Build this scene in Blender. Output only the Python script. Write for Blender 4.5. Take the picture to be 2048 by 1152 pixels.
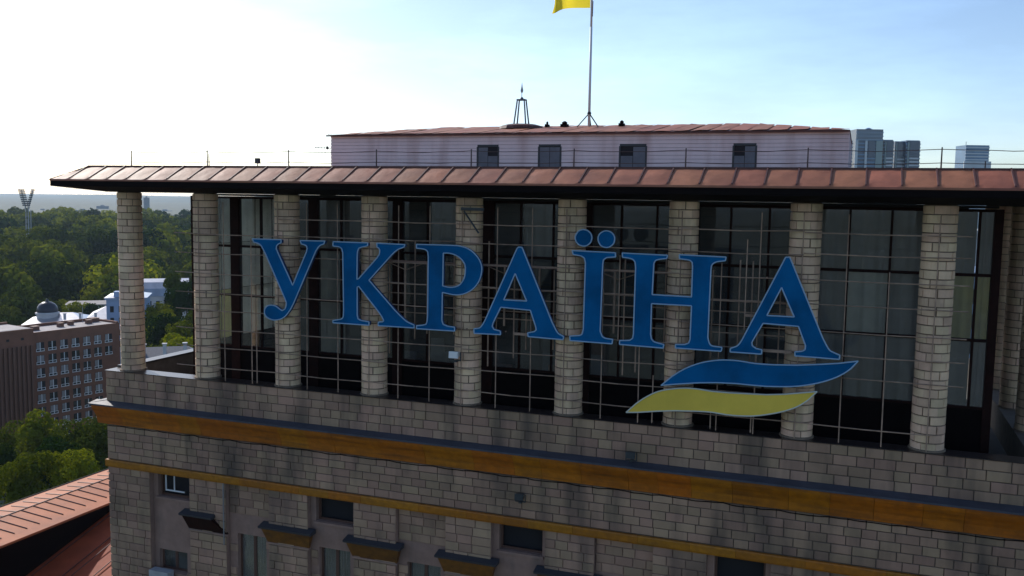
import bpy, bmesh, math, random
import numpy as np
from mathutils import Vector, Matrix

for o in list(bpy.data.objects):
    bpy.data.objects.remove(o)
S = bpy.context.scene
COL = S.collection
R = math.radians
rng = random.Random(7)

# ------------------------------------------------------------------ camera
cd = bpy.data.cameras.new('camera'); cam = bpy.data.objects.new('camera', cd); COL.objects.link(cam)
S.camera = cam
YAW, PITCH, ROLL = 0.3574, -0.0972, 0.0156
CAM = Vector((26.682, -28.70, 7.0239))
_f = Vector((-math.sin(YAW)*math.cos(PITCH), math.cos(YAW)*math.cos(PITCH), math.sin(PITCH)))
_r = Vector((math.cos(YAW), math.sin(YAW), 0)); _u = _r.cross(_f)
_r2 = _r*math.cos(ROLL)+_u*math.sin(ROLL); _u2 = _u*math.cos(ROLL)-_r*math.sin(ROLL)
M = Matrix(((_r2.x, _u2.x, -_f.x, CAM.x), (_r2.y, _u2.y, -_f.y, CAM.y), (_r2.z, _u2.z, -_f.z, CAM.z), (0, 0, 0, 1)))
cam.matrix_world = M
cd.sensor_width = 36.0; cd.lens = 36.0*1852.16/2048.0
cd.clip_start = 0.5; cd.clip_end = 30000

# ------------------------------------------------------------------ world and sun
SUN_EL, SUN_AZ = R(31), R(-60)          # azimuth from +Y, negative = towards -X
w = bpy.data.worlds.new('World'); S.world = w; w.use_nodes = True
nt = w.node_tree; nt.nodes.clear()
sky = nt.nodes.new('ShaderNodeTexSky'); sky.sky_type = 'NISHITA'; sky.sun_disc = False
sky.sun_elevation = SUN_EL; sky.sun_rotation = SUN_AZ
sky.altitude = 0; sky.air_density = 0.8; sky.dust_density = 0.7; sky.ozone_density = 2.5
bg = nt.nodes.new('ShaderNodeBackground'); bg.inputs['Strength'].default_value = 0.142
wo = nt.nodes.new('ShaderNodeOutputWorld')
# faint cirrus: the sky is whitened a little along stretched noise
tc = nt.nodes.new('ShaderNodeTexCoord'); mp = nt.nodes.new('ShaderNodeMapping'); mp.inputs['Scale'].default_value = (2.0, 2.0, 9.0)
nz = nt.nodes.new('ShaderNodeTexNoise'); nz.inputs['Scale'].default_value = 1.7; nz.inputs['Detail'].default_value = 7; nz.inputs['Roughness'].default_value = 0.6
cr = nt.nodes.new('ShaderNodeMapRange'); cr.inputs['From Min'].default_value = 0.45; cr.inputs['From Max'].default_value = 0.85
cr.inputs['To Min'].default_value = 1.0; cr.inputs['To Max'].default_value = 1.3
mx = nt.nodes.new('ShaderNodeVectorMath'); mx.operation = 'SCALE'
nt.links.new(tc.outputs['Generated'], mp.inputs['Vector']); nt.links.new(mp.outputs[0], nz.inputs['Vector'])
nt.links.new(nz.outputs['Fac'], cr.inputs['Value']); nt.links.new(sky.outputs[0], mx.inputs[0]); nt.links.new(cr.outputs[0], mx.inputs['Scale'])
nt.links.new(mx.outputs[0], bg.inputs['Color']); nt.links.new(bg.outputs[0], wo.inputs['Surface'])
sd = bpy.data.lights.new('sun', 'SUN'); sun = bpy.data.objects.new('sun', sd); COL.objects.link(sun)
sd.energy = 3.6; sd.angle = R(0.53); sd.color = (1.0, 0.94, 0.86)
SUNDIR = Vector((math.sin(SUN_AZ)*math.cos(SUN_EL), math.cos(SUN_AZ)*math.cos(SUN_EL), math.sin(SUN_EL)))
sun.rotation_euler = SUNDIR.to_track_quat('Z', 'Y').to_euler(); sun.location = (-60, 60, 80)
S.view_settings.view_transform = 'Standard'; S.view_settings.look = 'None'
S.view_settings.exposure = 0.24; S.view_settings.gamma = 1.0
S.render.engine = 'CYCLES'
S.cycles.volume_step_rate = 1.0; S.cycles.max_bounces = 8; S.cycles.transparent_max_bounces = 16
S.cycles.sample_clamp_indirect = 4.0

# ------------------------------------------------------------------ helpers
class MB:
    def __init__(s): s.v = []; s.f = []; s.mi = []
    def add(s, vs, fs, mi=0):
        n = len(s.v); s.v += [tuple(p) for p in vs]; s.f += [tuple(i+n for i in f) for f in fs]; s.mi += [mi]*len(fs); return s
    def box(s, a, b, mi=0):
        x0, y0, z0 = a; x1, y1, z1 = b
        return s.add([(x0,y0,z0),(x1,y0,z0),(x1,y1,z0),(x0,y1,z0),(x0,y0,z1),(x1,y0,z1),(x1,y1,z1),(x0,y1,z1)],
                     [(0,3,2,1),(4,5,6,7),(0,1,5,4),(1,2,6,5),(2,3,7,6),(3,0,4,7)], mi)
    def hexa(s, p, mi=0):   # 8 points, bottom ring then top ring
        return s.add(p, [(0,3,2,1),(4,5,6,7),(0,1,5,4),(1,2,6,5),(2,3,7,6),(3,0,4,7)], mi)
    def prism_x(s, prof, x0, x1, mi=0):   # profile in (y, z), counter-clockwise seen from +X
        n = len(prof)
        vs = [(x0, y, z) for y, z in prof]+[(x1, y, z) for y, z in prof]
        fs = [tuple(range(n-1, -1, -1)), tuple(range(n, 2*n))]+[(i, (i+1) % n, n+(i+1) % n, n+i) for i in range(n)]
        return s.add(vs, fs, mi)
    def tube(s, a, b, r0, r1=None, n=8, mi=0, cap=True):
        a = Vector(a); b = Vector(b); r1 = r0 if r1 is None else r1
        d = (b-a).normalized(); t = Vector((0,0,1)) if abs(d.z) < .9 else Vector((1,0,0))
        p = d.cross(t).normalized(); q = d.cross(p)
        vs = [a+(p*math.cos(2*math.pi*i/n)+q*math.sin(2*math.pi*i/n))*r0 for i in range(n)]
        vs += [b+(p*math.cos(2*math.pi*i/n)+q*math.sin(2*math.pi*i/n))*r1 for i in range(n)]
        fs = [(i, n+i, n+(i+1) % n, (i+1) % n) for i in range(n)]
        if cap: fs += [tuple(range(n)), tuple(range(2*n-1, n-1, -1))]
        return s.add(vs, fs, mi)
    def path(s, pts, r, n=6, mi=0, closed=False):
        m = len(pts)
        for i in range(m if closed else m-1): s.tube(pts[i], pts[(i+1) % m], r, None, n, mi)
        return s
    def lathe(s, prof, c=(0,0,0), n=24, mi=0):
        vs = []; fs = []
        for r, z in prof: vs += [(c[0]+r*math.cos(2*math.pi*i/n), c[1]+r*math.sin(2*math.pi*i/n), c[2]+z) for i in range(n)]
        for k in range(len(prof)-1): fs += [(k*n+i, k*n+(i+1) % n, (k+1)*n+(i+1) % n, (k+1)*n+i) for i in range(n)]
        fs += [tuple(range(n-1, -1, -1)), tuple(range((len(prof)-1)*n, len(prof)*n))]
        return s.add(vs, fs, mi)
    def mesh(s, name, mats, smooth=False):
        me = bpy.data.meshes.new(name); me.from_pydata(s.v, [], s.f)
        for m in (mats if isinstance(mats, (list, tuple)) else [mats]): me.materials.append(m)
        me.polygons.foreach_set('material_index', s.mi)
        if smooth: me.polygons.foreach_set('use_smooth', [True]*len(s.f))
        me.update(); return me
    def build(s, name, mats, parent=None, smooth=False):
        return obj(name, s.mesh(name, mats, smooth), parent)

def obj(name, me, parent=None, loc=None, rz=0.0, scale=None):
    o = bpy.data.objects.new(name, me); COL.objects.link(o)
    if parent is not None:
        o.parent = parent; o.matrix_parent_inverse = INV.get(parent.name, Matrix())
    if loc is not None: o.location = loc
    if rz: o.rotation_euler = (0, 0, rz)
    if scale is not None: o.scale = scale
    return o
INV = {}
def empty(name, loc, label, cat, group=None):
    o = bpy.data.objects.new(name, None); COL.objects.link(o); o.location = loc; o.empty_display_size = .3
    INV[o.name] = Matrix.Translation(-Vector(loc))
    return tag(o, label, cat, group)
def tag(o, label=None, cat=None, group=None, kind=None):
    if label: o['label'] = label
    if cat: o['category'] = cat
    if group: o['group'] = group
    if kind: o['kind'] = kind
    return o
def stuff(o): o['kind'] = 'stuff'; return o
def proj_weight(p, area, n):
    d = CAM-Vector(p); L = d.length
    return area*max(0.0, d.normalized().dot(Vector(n)))/(L*L)

# ------------------------------------------------------------------ materials
def mat(name, col, rough=.7, var=0.0, noise=None, bump=None, metal=0.0, stain=None, spec=.5, hue=0.0, coat=0.0):
    """col base colour; var = per-piece brightness spread; noise = (scale, amount); bump = (scale, strength); stain = (colour, amount, scale xyz)"""
    m = bpy.data.materials.new(name); m.use_nodes = True; t = m.node_tree; N = t.nodes; Lk = t.links
    b = N['Principled BSDF']; b.inputs['Roughness'].default_value = rough; b.inputs['Metallic'].default_value = metal
    b.inputs['Specular IOR Level'].default_value = spec
    if coat: b.inputs['Coat Weight'].default_value = coat
    geo = N.new('ShaderNodeNewGeometry')
    rgb = N.new('ShaderNodeRGB'); rgb.outputs[0].default_value = (*col, 1); cur = rgb.outputs[0]
    if var or hue:
        oi = N.new('ShaderNodeObjectInfo')
        a = N.new('ShaderNodeMath'); a.operation = 'MULTIPLY_ADD'; a.inputs[1].default_value = 7.31
        Lk.new(oi.outputs['Random'], a.inputs[0]); Lk.new(geo.outputs['Random Per Island'], a.inputs[2])
        fr = N.new('ShaderNodeMath'); fr.operation = 'FRACT'; Lk.new(a.outputs[0], fr.inputs[0])
        mr = N.new('ShaderNodeMapRange'); mr.inputs['To Min'].default_value = 1-var; mr.inputs['To Max'].default_value = 1+var
        Lk.new(fr.outputs[0], mr.inputs['Value'])
        hs = N.new('ShaderNodeHueSaturation'); Lk.new(cur, hs.inputs['Color']); Lk.new(mr.outputs[0], hs.inputs['Value'])
        if hue:
            f2 = N.new('ShaderNodeMath'); f2.operation = 'MULTIPLY'; f2.inputs[1].default_value = 13.7; Lk.new(fr.outputs[0], f2.inputs[0])
            f3 = N.new('ShaderNodeMath'); f3.operation = 'FRACT'; Lk.new(f2.outputs[0], f3.inputs[0])
            m2 = N.new('ShaderNodeMapRange'); m2.inputs['To Min'].default_value = .5-hue; m2.inputs['To Max'].default_value = .5+hue
            Lk.new(f3.outputs[0], m2.inputs['Value']); Lk.new(m2.outputs[0], hs.inputs['Hue'])
        cur = hs.outputs[0]
    if noise:
        n = N.new('ShaderNodeTexNoise'); n.inputs['Scale'].default_value = noise[0]; n.inputs['Detail'].default_value = 6; n.inputs['Roughness'].default_value = .62
        Lk.new(geo.outputs['Position'], n.inputs['Vector'])
        mr = N.new('ShaderNodeMapRange'); mr.inputs['From Min'].default_value = .3; mr.inputs['From Max'].default_value = .7
        mr.inputs['To Min'].default_value = 1-noise[1]; mr.inputs['To Max'].default_value = 1+noise[1]*.6
        Lk.new(n.outputs['Fac'], mr.inputs['Value'])
        v = N.new('ShaderNodeVectorMath'); v.operation = 'SCALE'; Lk.new(cur, v.inputs[0]); Lk.new(mr.outputs[0], v.inputs['Scale']); cur = v.outputs[0]
    if stain:
        mp = N.new('ShaderNodeMapping'); mp.inputs['Scale'].default_value = stain[2]; Lk.new(geo.outputs['Position'], mp.inputs['Vector'])
        n = N.new('ShaderNodeTexNoise'); n.inputs['Scale'].default_value = 1; n.inputs['Detail'].default_value = 5; Lk.new(mp.outputs[0], n.inputs['Vector'])
        mr = N.new('ShaderNodeMapRange'); mr.inputs['From Min'].default_value = .48; mr.inputs['From Max'].default_value = .75; mr.inputs['To Max'].default_value = stain[1]
        Lk.new(n.outputs['Fac'], mr.inputs['Value'])
        mx = N.new('ShaderNodeMix'); mx.data_type = 'RGBA'; Lk.new(mr.outputs[0], mx.inputs['Factor']); Lk.new(cur, mx.inputs[6]); mx.inputs[7].default_value = (*stain[0], 1)
        cur = mx.outputs[2]
    Lk.new(cur, b.inputs['Base Color'])
    if bump:
        n = N.new('ShaderNodeTexNoise'); n.inputs['Scale'].default_value = bump[0]; n.inputs['Detail'].default_value = 4
        Lk.new(geo.outputs['Position'], n.inputs['Vector'])
        bm = N.new('ShaderNodeBump'); bm.inputs['Strength'].default_value = bump[1]; bm.inputs['Distance'].default_value = bump[2] if len(bump) > 2 else .02
        Lk.new(n.outputs['Fac'], bm.inputs['Height']); Lk.new(bm.outputs[0], b.inputs['Normal'])
    return m

def glass_mat(name, tint, refl=1.0):
    m = bpy.data.materials.new(name); m.use_nodes = True; t = m.node_tree; t.nodes.clear()
    o = t.nodes.new('ShaderNodeOutputMaterial'); tr = t.nodes.new('ShaderNodeBsdfTransparent'); tr.inputs[0].default_value = (*tint, 1)
    gl = t.nodes.new('ShaderNodeBsdfGlossy'); gl.inputs['Roughness'].default_value = .03; gl.inputs['Color'].default_value = (refl, refl, refl, 1)
    fr = t.nodes.new('ShaderNodeFresnel'); fr.inputs[0].default_value = 1.5
    mx = t.nodes.new('ShaderNodeMixShader'); t.links.new(fr.outputs[0], mx.inputs[0]); t.links.new(tr.outputs[0], mx.inputs[1]); t.links.new(gl.outputs[0], mx.inputs[2])
    df = t.nodes.new('ShaderNodeBsdfDiffuse'); df.inputs[0].default_value = (.34, .32, .30, 1); gn = t.nodes.new('ShaderNodeNewGeometry'); nn = t.nodes.new('ShaderNodeTexNoise'); nn.inputs['Scale'].default_value = .9; nn.inputs['Detail'].default_value = 5; t.links.new(gn.outputs['Position'], nn.inputs['Vector'])
    mr = t.nodes.new('ShaderNodeMapRange'); mr.inputs['From Min'].default_value = .35; mr.inputs['From Max'].default_value = .75; mr.inputs['To Min'].default_value = .05; mr.inputs['To Max'].default_value = .22; t.links.new(nn.outputs['Fac'], mr.inputs['Value'])
    m2 = t.nodes.new('ShaderNodeMixShader'); t.links.new(mr.outputs[0], m2.inputs[0]); t.links.new(mx.outputs[0], m2.inputs[1]); t.links.new(df.outputs[0], m2.inputs[2])
    t.links.new(m2.outputs[0], o.inputs[0]); return m

def cloth_mat(name, col, trans=.45):
    m = bpy.data.materials.new(name); m.use_nodes = True; t = m.node_tree; t.nodes.clear()
    o = t.nodes.new('ShaderNodeOutputMaterial'); d = t.nodes.new('ShaderNodeBsdfDiffuse'); d.inputs[0].default_value = (*col, 1)
    tl = t.nodes.new('ShaderNodeBsdfTranslucent'); tl.inputs[0].default_value = (*col, 1)
    mx = t.nodes.new('ShaderNodeMixShader'); mx.inputs[0].default_value = trans
    t.links.new(d.outputs[0], mx.inputs[1]); t.links.new(tl.outputs[0], mx.inputs[2]); t.links.new(mx.outputs[0], o.inputs[0]); return m

def leaf_mat(name, c0, c1):
    m = bpy.data.materials.new(name); m.use_nodes = True; t = m.node_tree; N = t.nodes; N.clear(); Lk = t.links
    o = N.new('ShaderNodeOutputMaterial'); geo = N.new('ShaderNodeNewGeometry'); oi = N.new('ShaderNodeObjectInfo')
    at = N.new('ShaderNodeAttribute'); at.attribute_name = 'tint'
    ad = N.new('ShaderNodeMath'); ad.operation = 'ADD'; Lk.new(oi.outputs['Random'], ad.inputs[0]); Lk.new(at.outputs['Fac'], ad.inputs[1])
    fr = N.new('ShaderNodeMath'); fr.operation = 'FRACT'; Lk.new(ad.outputs[0], fr.inputs[0])
    pw = N.new('ShaderNodeMath'); pw.operation = 'POWER'; pw.inputs[1].default_value = 1.8; Lk.new(fr.outputs[0], pw.inputs[0])
    mx = N.new('ShaderNodeMix'); mx.data_type = 'RGBA'; mx.inputs[6].default_value = (*c0, 1); mx.inputs[7].default_value = (*c1, 1); Lk.new(pw.outputs[0], mx.inputs['Factor'])
    mr = N.new('ShaderNodeMapRange'); mr.inputs['To Min'].default_value = .82; mr.inputs['To Max'].default_value = 1.18; Lk.new(geo.outputs['Random Per Island'], mr.inputs['Value'])
    sc = N.new('ShaderNodeVectorMath'); sc.operation = 'SCALE'; Lk.new(mx.outputs[2], sc.inputs[0]); Lk.new(mr.outputs[0], sc.inputs['Scale'])
    d = N.new('ShaderNodeBsdfDiffuse')
    tl = N.new('ShaderNodeBsdfTranslucent'); Lk.new(sc.outputs[0], d.inputs['Color']); 
    s2 = N.new('ShaderNodeVectorMath'); s2.operation = 'MULTIPLY'; s2.inputs[1].default_value = (1.25, 1.2, .5); Lk.new(sc.outputs[0], s2.inputs[0]); Lk.new(s2.outputs[0], tl.inputs[0])
    ms = N.new('ShaderNodeMixShader'); ms.inputs[0].default_value = .33; Lk.new(d.outputs[0], ms.inputs[1]); Lk.new(tl.outputs[0], ms.inputs[2]); Lk.new(ms.outputs[0], o.inputs[0])
    return m

TILE = mat('facing_tile', (.37, .227, .146), .85, var=.16, hue=.012, noise=(.45, .30), bump=(30, .25, .01), stain=((.06, .045, .036), .85, (1.3, 1.3, .2)))
CTILE = mat('column_tile', (.74, .50, .325), .78, var=.13, hue=.014, noise=(.8, .28), bump=(30, .25, .01), stain=((.17, .12, .075), .7, (1.3, 1.3, .4)))
MORTAR = mat('mortar', (.125, .095, .075), .9, noise=(3, .3))
GOLD = mat('ochre_glaze', (.40, .116, .001), .55, var=.12, hue=.008, noise=(4, .3), stain=((.10, .03, .005), .8, (.5, .5, 7)))
GOLD2 = mat('ochre_band', (.37, .125, .001), .6, var=.12, hue=.006, noise=(5, .3), stain=((.16, .06, .004), .5, (.8, .8, 5)))
LEAD = mat('lead_flashing', (.06, .062, .08), .6, noise=(2, .3), bump=(6, .3), metal=.1)
COPING = mat('coping_sheet', (.035, .022, .02), .33, noise=(2, .3), metal=0)
PLASTER = mat('reveal_plaster', (.31, .185, .14), .85, noise=(2, .2), stain=((.12, .1, .09), .5, (2, 2, .4)))
ROOFRED = mat('red_sheet', (.355, .130, .068), .62, var=.10, hue=.006, noise=(1.4, .25), bump=(1.6, .5, .06), stain=((.16, .05, .035), .55, (1.1, 1.1, 1.1)), spec=.35)
SEAM = mat('seam_red', (.10, .035, .026), .6, noise=(3, .3))
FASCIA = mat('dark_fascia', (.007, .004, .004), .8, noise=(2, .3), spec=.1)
SOFFIT = mat('dark_soffit', (.05, .03, .026), .85, noise=(2, .3))
STEEL = mat('rust_brown_steel', (.022, .006, .0045), .7, noise=(3, .4), spec=.15)
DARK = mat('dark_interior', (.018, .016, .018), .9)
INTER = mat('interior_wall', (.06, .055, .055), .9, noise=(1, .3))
CONC = mat('concrete', (.28, .26, .25), .9, noise=(.8, .25))
ROD = mat('rusty_rod', (.36, .235, .165), .8, var=.25, noise=(4, .4))
GLASS = glass_mat('window_glass', (.9, .92, .92))
DGLASS = glass_mat('dark_glass', (.4, .42, .44), .45)
RAIL = mat('rail_steel', (.07, .05, .045), .7)
DLEAD = mat('dark_flashing', (.035, .035, .042), .6)
CMORT = mat('column_mortar', (.20, .145, .10), .9, noise=(3, .3))
CURT = cloth_mat('pale_curtain', (.88, .80, .66), .55); CURTY = cloth_mat('yellow_curtain', (.84, .70, .30), .6); SIDEC = cloth_mat('side_blind', (.80, .78, .66), .45); SIDEY = cloth_mat('side_yellow_blind', (.85, .74, .30), .55); CURTW = cloth_mat('white_blind', (.85, .87, .87))
CURTD = cloth_mat('grey_curtain', (.46, .41, .37), .45)
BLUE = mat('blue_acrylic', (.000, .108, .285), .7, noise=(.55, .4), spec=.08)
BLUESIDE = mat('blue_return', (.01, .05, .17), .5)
YEL = mat('yellow_acrylic', (.80, .56, .075), .6, noise=(.5, .16), spec=.3)
RIMB = mat('rim_pale_blue', (.30, .45, .60), .5); RIMW = mat('rim_pale', (.6, .6, .52), .45)
WPAINT = mat('white_brick_paint', (.78, .64, .63), .8, noise=(.9, .1), stain=((.42, .25, .22), .75, (1.1, 1.1, .12)))
WLINE = mat('white_brick_joint', (.40, .35, .37), .9)
DOORG = mat('grey_door', (.13, .135, .155), .6, noise=(3, .2))
METAL = mat('galvanised', (.33, .34, .35), .5, noise=(4, .2)); DKMET = mat('dark_metal', (.045, .05, .055), .5, metal=.3)
WHITE = mat('white_enamel', (.75, .75, .74), .4); GREYBOX = mat('grey_casing', (.36, .36, .37), .6, noise=(3, .2)); CAPO = mat('capital_ochre', (.17, .062, .006), .6, var=.15, noise=(5, .35), stain=((.06, .02, .006), .8, (2, 2, 4)))
FLAGY = cloth_mat('flag_yellow', (.9, .72, .05), .6); FLAGB = cloth_mat('flag_blue', (.01, .1, .5), .5)
WFRAME = mat('white_frame', (.68, .68, .68), .5); BFRAME = mat('brown_frame', (.10, .045, .03), .6)
# ------------------------------------------------------------------ hotel: large masses
GZ = -58.0
hotel = empty('hotel_building', (16, 9, GZ), 'tall stone-faced hotel with colonnaded top storey and red metal roof', 'building')
XL, XR, YB = -0.9, 33.2, 18.0
ZW = -10.5
MB().box((XL+.02, -.46, -3.2), (XR-.02, YB, -1.0)).box((XL+.02, -.46, -1.0), (XR-.02, .10, -.01)).box((XL+.02, .10, -1.0), (-.45, YB, .02)).box((31.5, .10, -1.0), (XR-.02, YB, .02)).box((XL, .16, ZW-.01), (XR, YB-.02, -3.2)).box((XL, -.27, GZ), (XR, YB-.02, ZW-.01)).build('wall', MORTAR, hotel)
MB().box((-.44, .11, -1.0), (31.49, YB-.1, -.97)).build('gallery_floor', CONC, hotel)

TILES = []      # (x0, x1, z0, z1, y_front, parent)
def lay(x0, x1, z0, z1, y, parent, ch=.286, lmin=.40, lmax=.74, skip=None):
    n = max(1, round((z1-z0)/ch)); h = (z1-z0)/n
    for k in range(n):
        x = x0
        first = True
        while x < x1-.05:
            L = rng.uniform(lmin, lmax)
            if first: L *= rng.uniform(.45, 1); first = False
            if x1-(x+L) < .2: L = x1-x
            a, b = x, min(x+L, x1)
            za, zb = z0+k*h, z0+(k+1)*h
            if not (skip and skip((a+b)/2, (za+zb)/2)): TILES.append((a, b, za, zb, y, parent))
            x += L

# parapet under the columns, frieze between the two ochre mouldings
parapet = MB().box((XL+.02, -.50, -1.25), (XR-.02, -.47, -.0)).build('parapet_wall', MORTAR, hotel)
lay(XL, XR, -1.22, -.005, -.50, parapet)
MB().box((XL-.03, -.57, -.003), (XR, .13, .012)).box((XL-.05, .135, .022), (-.42, YB, .10)).build('coping', COPING, hotel)
frieze = MB().box((XL+.02, -.50, -3.56), (XR-.02, -.468, -2.15)).build('frieze_wall', MORTAR, hotel)
lay(XL, XR, -3.55, -2.16, -.50, frieze)

# upper cornice: lead-covered top, ochre cyma moulding in blocks
cornice = MB().box((XL-.02, -.52, -2.14), (XR, -.30, -1.2)).build('cornice', MORTAR, hotel)
prof = [(-.515, -2.15), (-.60, -2.13), (-.62, -2.02), (-.66, -1.86), (-.75, -1.68), (-.84, -1.56), (-.90, -1.45), (-.93, -1.33), (-.515, -1.31)]
x = XL-.42
while x < XR:
    L = rng.uniform(.9, 1.9); x2 = min(x+L, XR)
    dy = rng.uniform(-.008, .008)
    o = MB().prism_x([(y+dy, z) for y, z in prof][::-1], x+.004, x2-.004).build('cornice_block', GOLD, cornice); x = x2
fl = [(-.505, -1.20), (-.52, -1.20), (-.975, -1.275), (-.975, -1.335), (-.945, -1.335), (-.94, -1.30), (-.505, -1.29)]
MB().prism_x(fl, XL-.5, XR).hexa([(XL-.55, -.97, -1.30), (XL, -.5, -1.30), (XL, YB, -1.30), (XL-.55, YB, -1.30), (XL-.55, -.97, -1.27), (XL, -.5, -1.18), (XL, YB, -1.18), (XL-.55, YB, -1.27)]).build('flashing', LEAD, cornice)
# uneven pale mortar line with a dark cable along the underside
pts = []; x = XL
while x < XR:
    pts.append((x, -.555-rng.uniform(0, .02), -2.165-abs(math.sin(x*1.9))*.03-rng.uniform(0, .03))); x += .28
MB().path(pts, .017, 5).build('cable', FASCIA, cornice)
band = MB().box((XL-.01, -.52, -3.83), (XR, -.28, -3.56)).build('lower_band', MORTAR, hotel)
x = XL-.06
while x < XR:
    x2 = min(x+rng.uniform(1.1, 2.3), XR)
    MB().prism_x([(-.515, -3.86), (-.515, -3.57), (-.625, -3.57), (-.64, -3.61), (-.625, -3.80), (-.60, -3.86)], x+.004, x2-.004).build('band_block', GOLD2, band); x = x2

# storey below: pilasters with capitals, windows between them
piers = [(XL, 1.15)]+[(3.05+3.6*k, 4.75+3.6*k) for k in range(8)]+[(31.85, XR)]
gaps = [(piers[i][1], piers[i+1][0]) for i in range(len(piers)-1)]
lower_mb = MB()
lower = MB().box((XL+.05, .10, ZW), (XR-.05, .155, -3.2)).build('lower_wall', DARK, hotel)
for i, (a, b) in enumerate(piers):
    p = MB().box((a+.03, -.49, ZW), (b-.03, .095, -3.57)).build('pilaster', PLASTER, hotel)
    lay(a+.0, b-.0, ZW, -3.85, -.50, p, ch=.3)
    if 0 < i < 9:
        if i == 1: a0, b0, gm = a-.30, b-.5, STEEL
        else: a0, b0, gm = a-.28, b+.28, CAPO
        c = MB().hexa([(a-.04, -.54, -5.86), (b+.04, -.54, -5.86), (b+.04, -.45, -5.86), (a-.04, -.45, -5.86),
                       (a0+.09, -.74, -5.30), (b0-.09, -.74, -5.30), (b0-.09, -.45, -5.30), (a0+.09, -.45, -5.30)]).build('capital', gm, p)
        MB().hexa([(a-.06, -.565, -5.92), (b+.06, -.565, -5.92), (b+.06, -.45, -5.92), (a-.06, -.45, -5.92),
                   (a-.06, -.565, -5.862), (b+.06, -.565, -5.862), (b+.06, -.45, -5.862), (a-.06, -.45, -5.862)]).build('necking', PLASTER, p)
        MB().prism_x([(-.44, -5.296), (-.80, -5.296), (-.82, -5.22), (-.44, -5.13)], a0, b0).build('capital_flashing', DLEAD, p)
win_up = [0, 2, 4, 6, 8]
for i, (a, b) in enumerate(gaps):
    rects = []
    c = (a+b)/2
    if i in win_up: rects.append((c-.75, c+.80, -4.86, -3.90, 'up'))
    if i == 0: rects.append((1.35, 2.70, -7.85, -7.0, 'low'))
    else: rects.append((c-.62, c+.68, -8.6, -5.84, 'low'))
    rects.sort(key=lambda r: r[2])
    x0, x1 = rects[0][0], rects[0][1]
    wl = MB(); cuts = [ZW]+[v for r in rects for v in (r[2], r[3])]+[-3.57]
    for r in rects: pass
    lowr = rects[0]; ptop = -5.05
    for q in range(0, len(cuts), 2):
        wl.box((a-.02, -.29, cuts[q]), (b+.02, .09, cuts[q+1]))
    for r in rects: wl.box((a-.02, -.29, r[2]), (r[0], .09, r[3])).box((r[1], -.29, r[2]), (b+.02, .09, r[3]))
    wl.build('bay_wall', PLASTER, hotel)
    def skip(x, z, rects=rects): return any(r[0]-.12 < x < r[1]+.12 and r[2]-.1 < z < r[3]+.06 for r in rects) or lowr[3]-.05 < z < (-4.9 if len(rects) > 1 else -5.0)
    lay(a, b, ZW, -3.85, -.29, lower, ch=.3, skip=skip)
    for (x0, x1, z0, z1, k) in rects:
        # deep opening: sill, frame and panes set back, dark room behind
        wn = MB().box((x0-.06, -.37, z0-.10), (x1+.06, -.285, z0-.012)).build('window', PLASTER, hotel)
        mb = MB(); fy0, fy1 = -.10, -.05
        mb.box((x0, fy0, z0), (x0+.07, fy1, z1)).box((x1-.07, fy0, z0), (x1, fy1, z1)).box((x0+.07, fy0, z1-.07), (x1-.07, fy1, z1)).box((x0+.07, fy0, z0), (x1-.07, fy1, z0+.08))
        if k == 'low': mb.box(((x0+x1)/2-.06, fy0-.004, z0+.08), ((x0+x1)/2+.06, fy1, z1-.07))
        mb.build('window_frame', BFRAME, wn)
        if k == 'low': MB().box((x0+.05, -.078, z0+.05), (x1-.05, -.072, z1-.05)).build('pane', GLASS, wn)
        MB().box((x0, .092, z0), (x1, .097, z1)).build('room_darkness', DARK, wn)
        if k == 'low' and i > 0:
            m = (x0+x1)/2
            for s in (0, 1):
                xa, xb = (x0+.08, m-.07) if s == 0 else (m+.07, x1-.08)
                mb = MB(); nn = 14
                vs = []
                for j in range(nn+1):
                    xx = xa+(xb-xa)*j/nn; vs += [(xx, -.01+.025*math.sin(j*2.3), z0+.1), (xx, -.01+.025*math.sin(j*2.3), z1-.07)]
                mb.add(vs, [(2*j, 2*j+2, 2*j+3, 2*j+1) for j in range(nn)]).build('curtain', CURTD, wn)

MB().path([(4.68, -.60, -3.86), (4.68, -.60, -5.0), (4.69, -.60, -6.25)], .022, 6).build('downpipe', CONC, hotel)
mb = MB()      # casement left ajar in the corner window
for xx in (1.72, 2.12): mb.box((xx, -.30, -4.55), (xx+.035, -.26, -3.93))
mb.box((1.72, -.30, -4.60), (2.62, -.26, -4.55)).build('open_casement', WFRAME, hotel)
# ------------------------------------------------------------------ tiles: the 300 that show largest are objects, the rest joined per wall
ME = MB()
e = .06
ME.add([(-.5,0,-.5),(.5,0,-.5),(.5,0,.5),(-.5,0,.5),(-.5,-.8,-.5),(.5,-.8,-.5),(.5,-.8,.5),(-.5,-.8,.5),(-.5+e*.5,-1,-.5+e),(.5-e*.5,-1,-.5+e),(.5-e*.5,-1,.5-e),(-.5+e*.5,-1,.5-e)],
       [(0,4,5,1)[::-1],(1,5,6,2)[::-1],(2,6,7,3)[::-1],(3,7,4,0)[::-1],(4,8,9,5)[::-1],(5,9,10,6)[::-1],(6,10,11,7)[::-1],(7,11,8,4)[::-1],(8,11,10,9)[::-1]])
tile_me = ME.mesh('tile', TILE)
JT = .026
def visible(t):
    z = (t[2]+t[3])/2; x = (t[0]+t[1])/2
    d = Vector((x, t[4], z))-CAM; dep = d.dot(_f)
    px = 1024+1852*d.dot(_r2)/dep; py = 576-1852*d.dot(_u2)/dep
    return 0 < px < 2048 and 0 < py < 1152
TILES.sort(key=lambda t: -(visible(t))*proj_weight(((t[0]+t[1])/2, t[4], (t[2]+t[3])/2), (t[1]-t[0])*(t[3]-t[2]), (0, -1, 0)))
rest = {}
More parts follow.
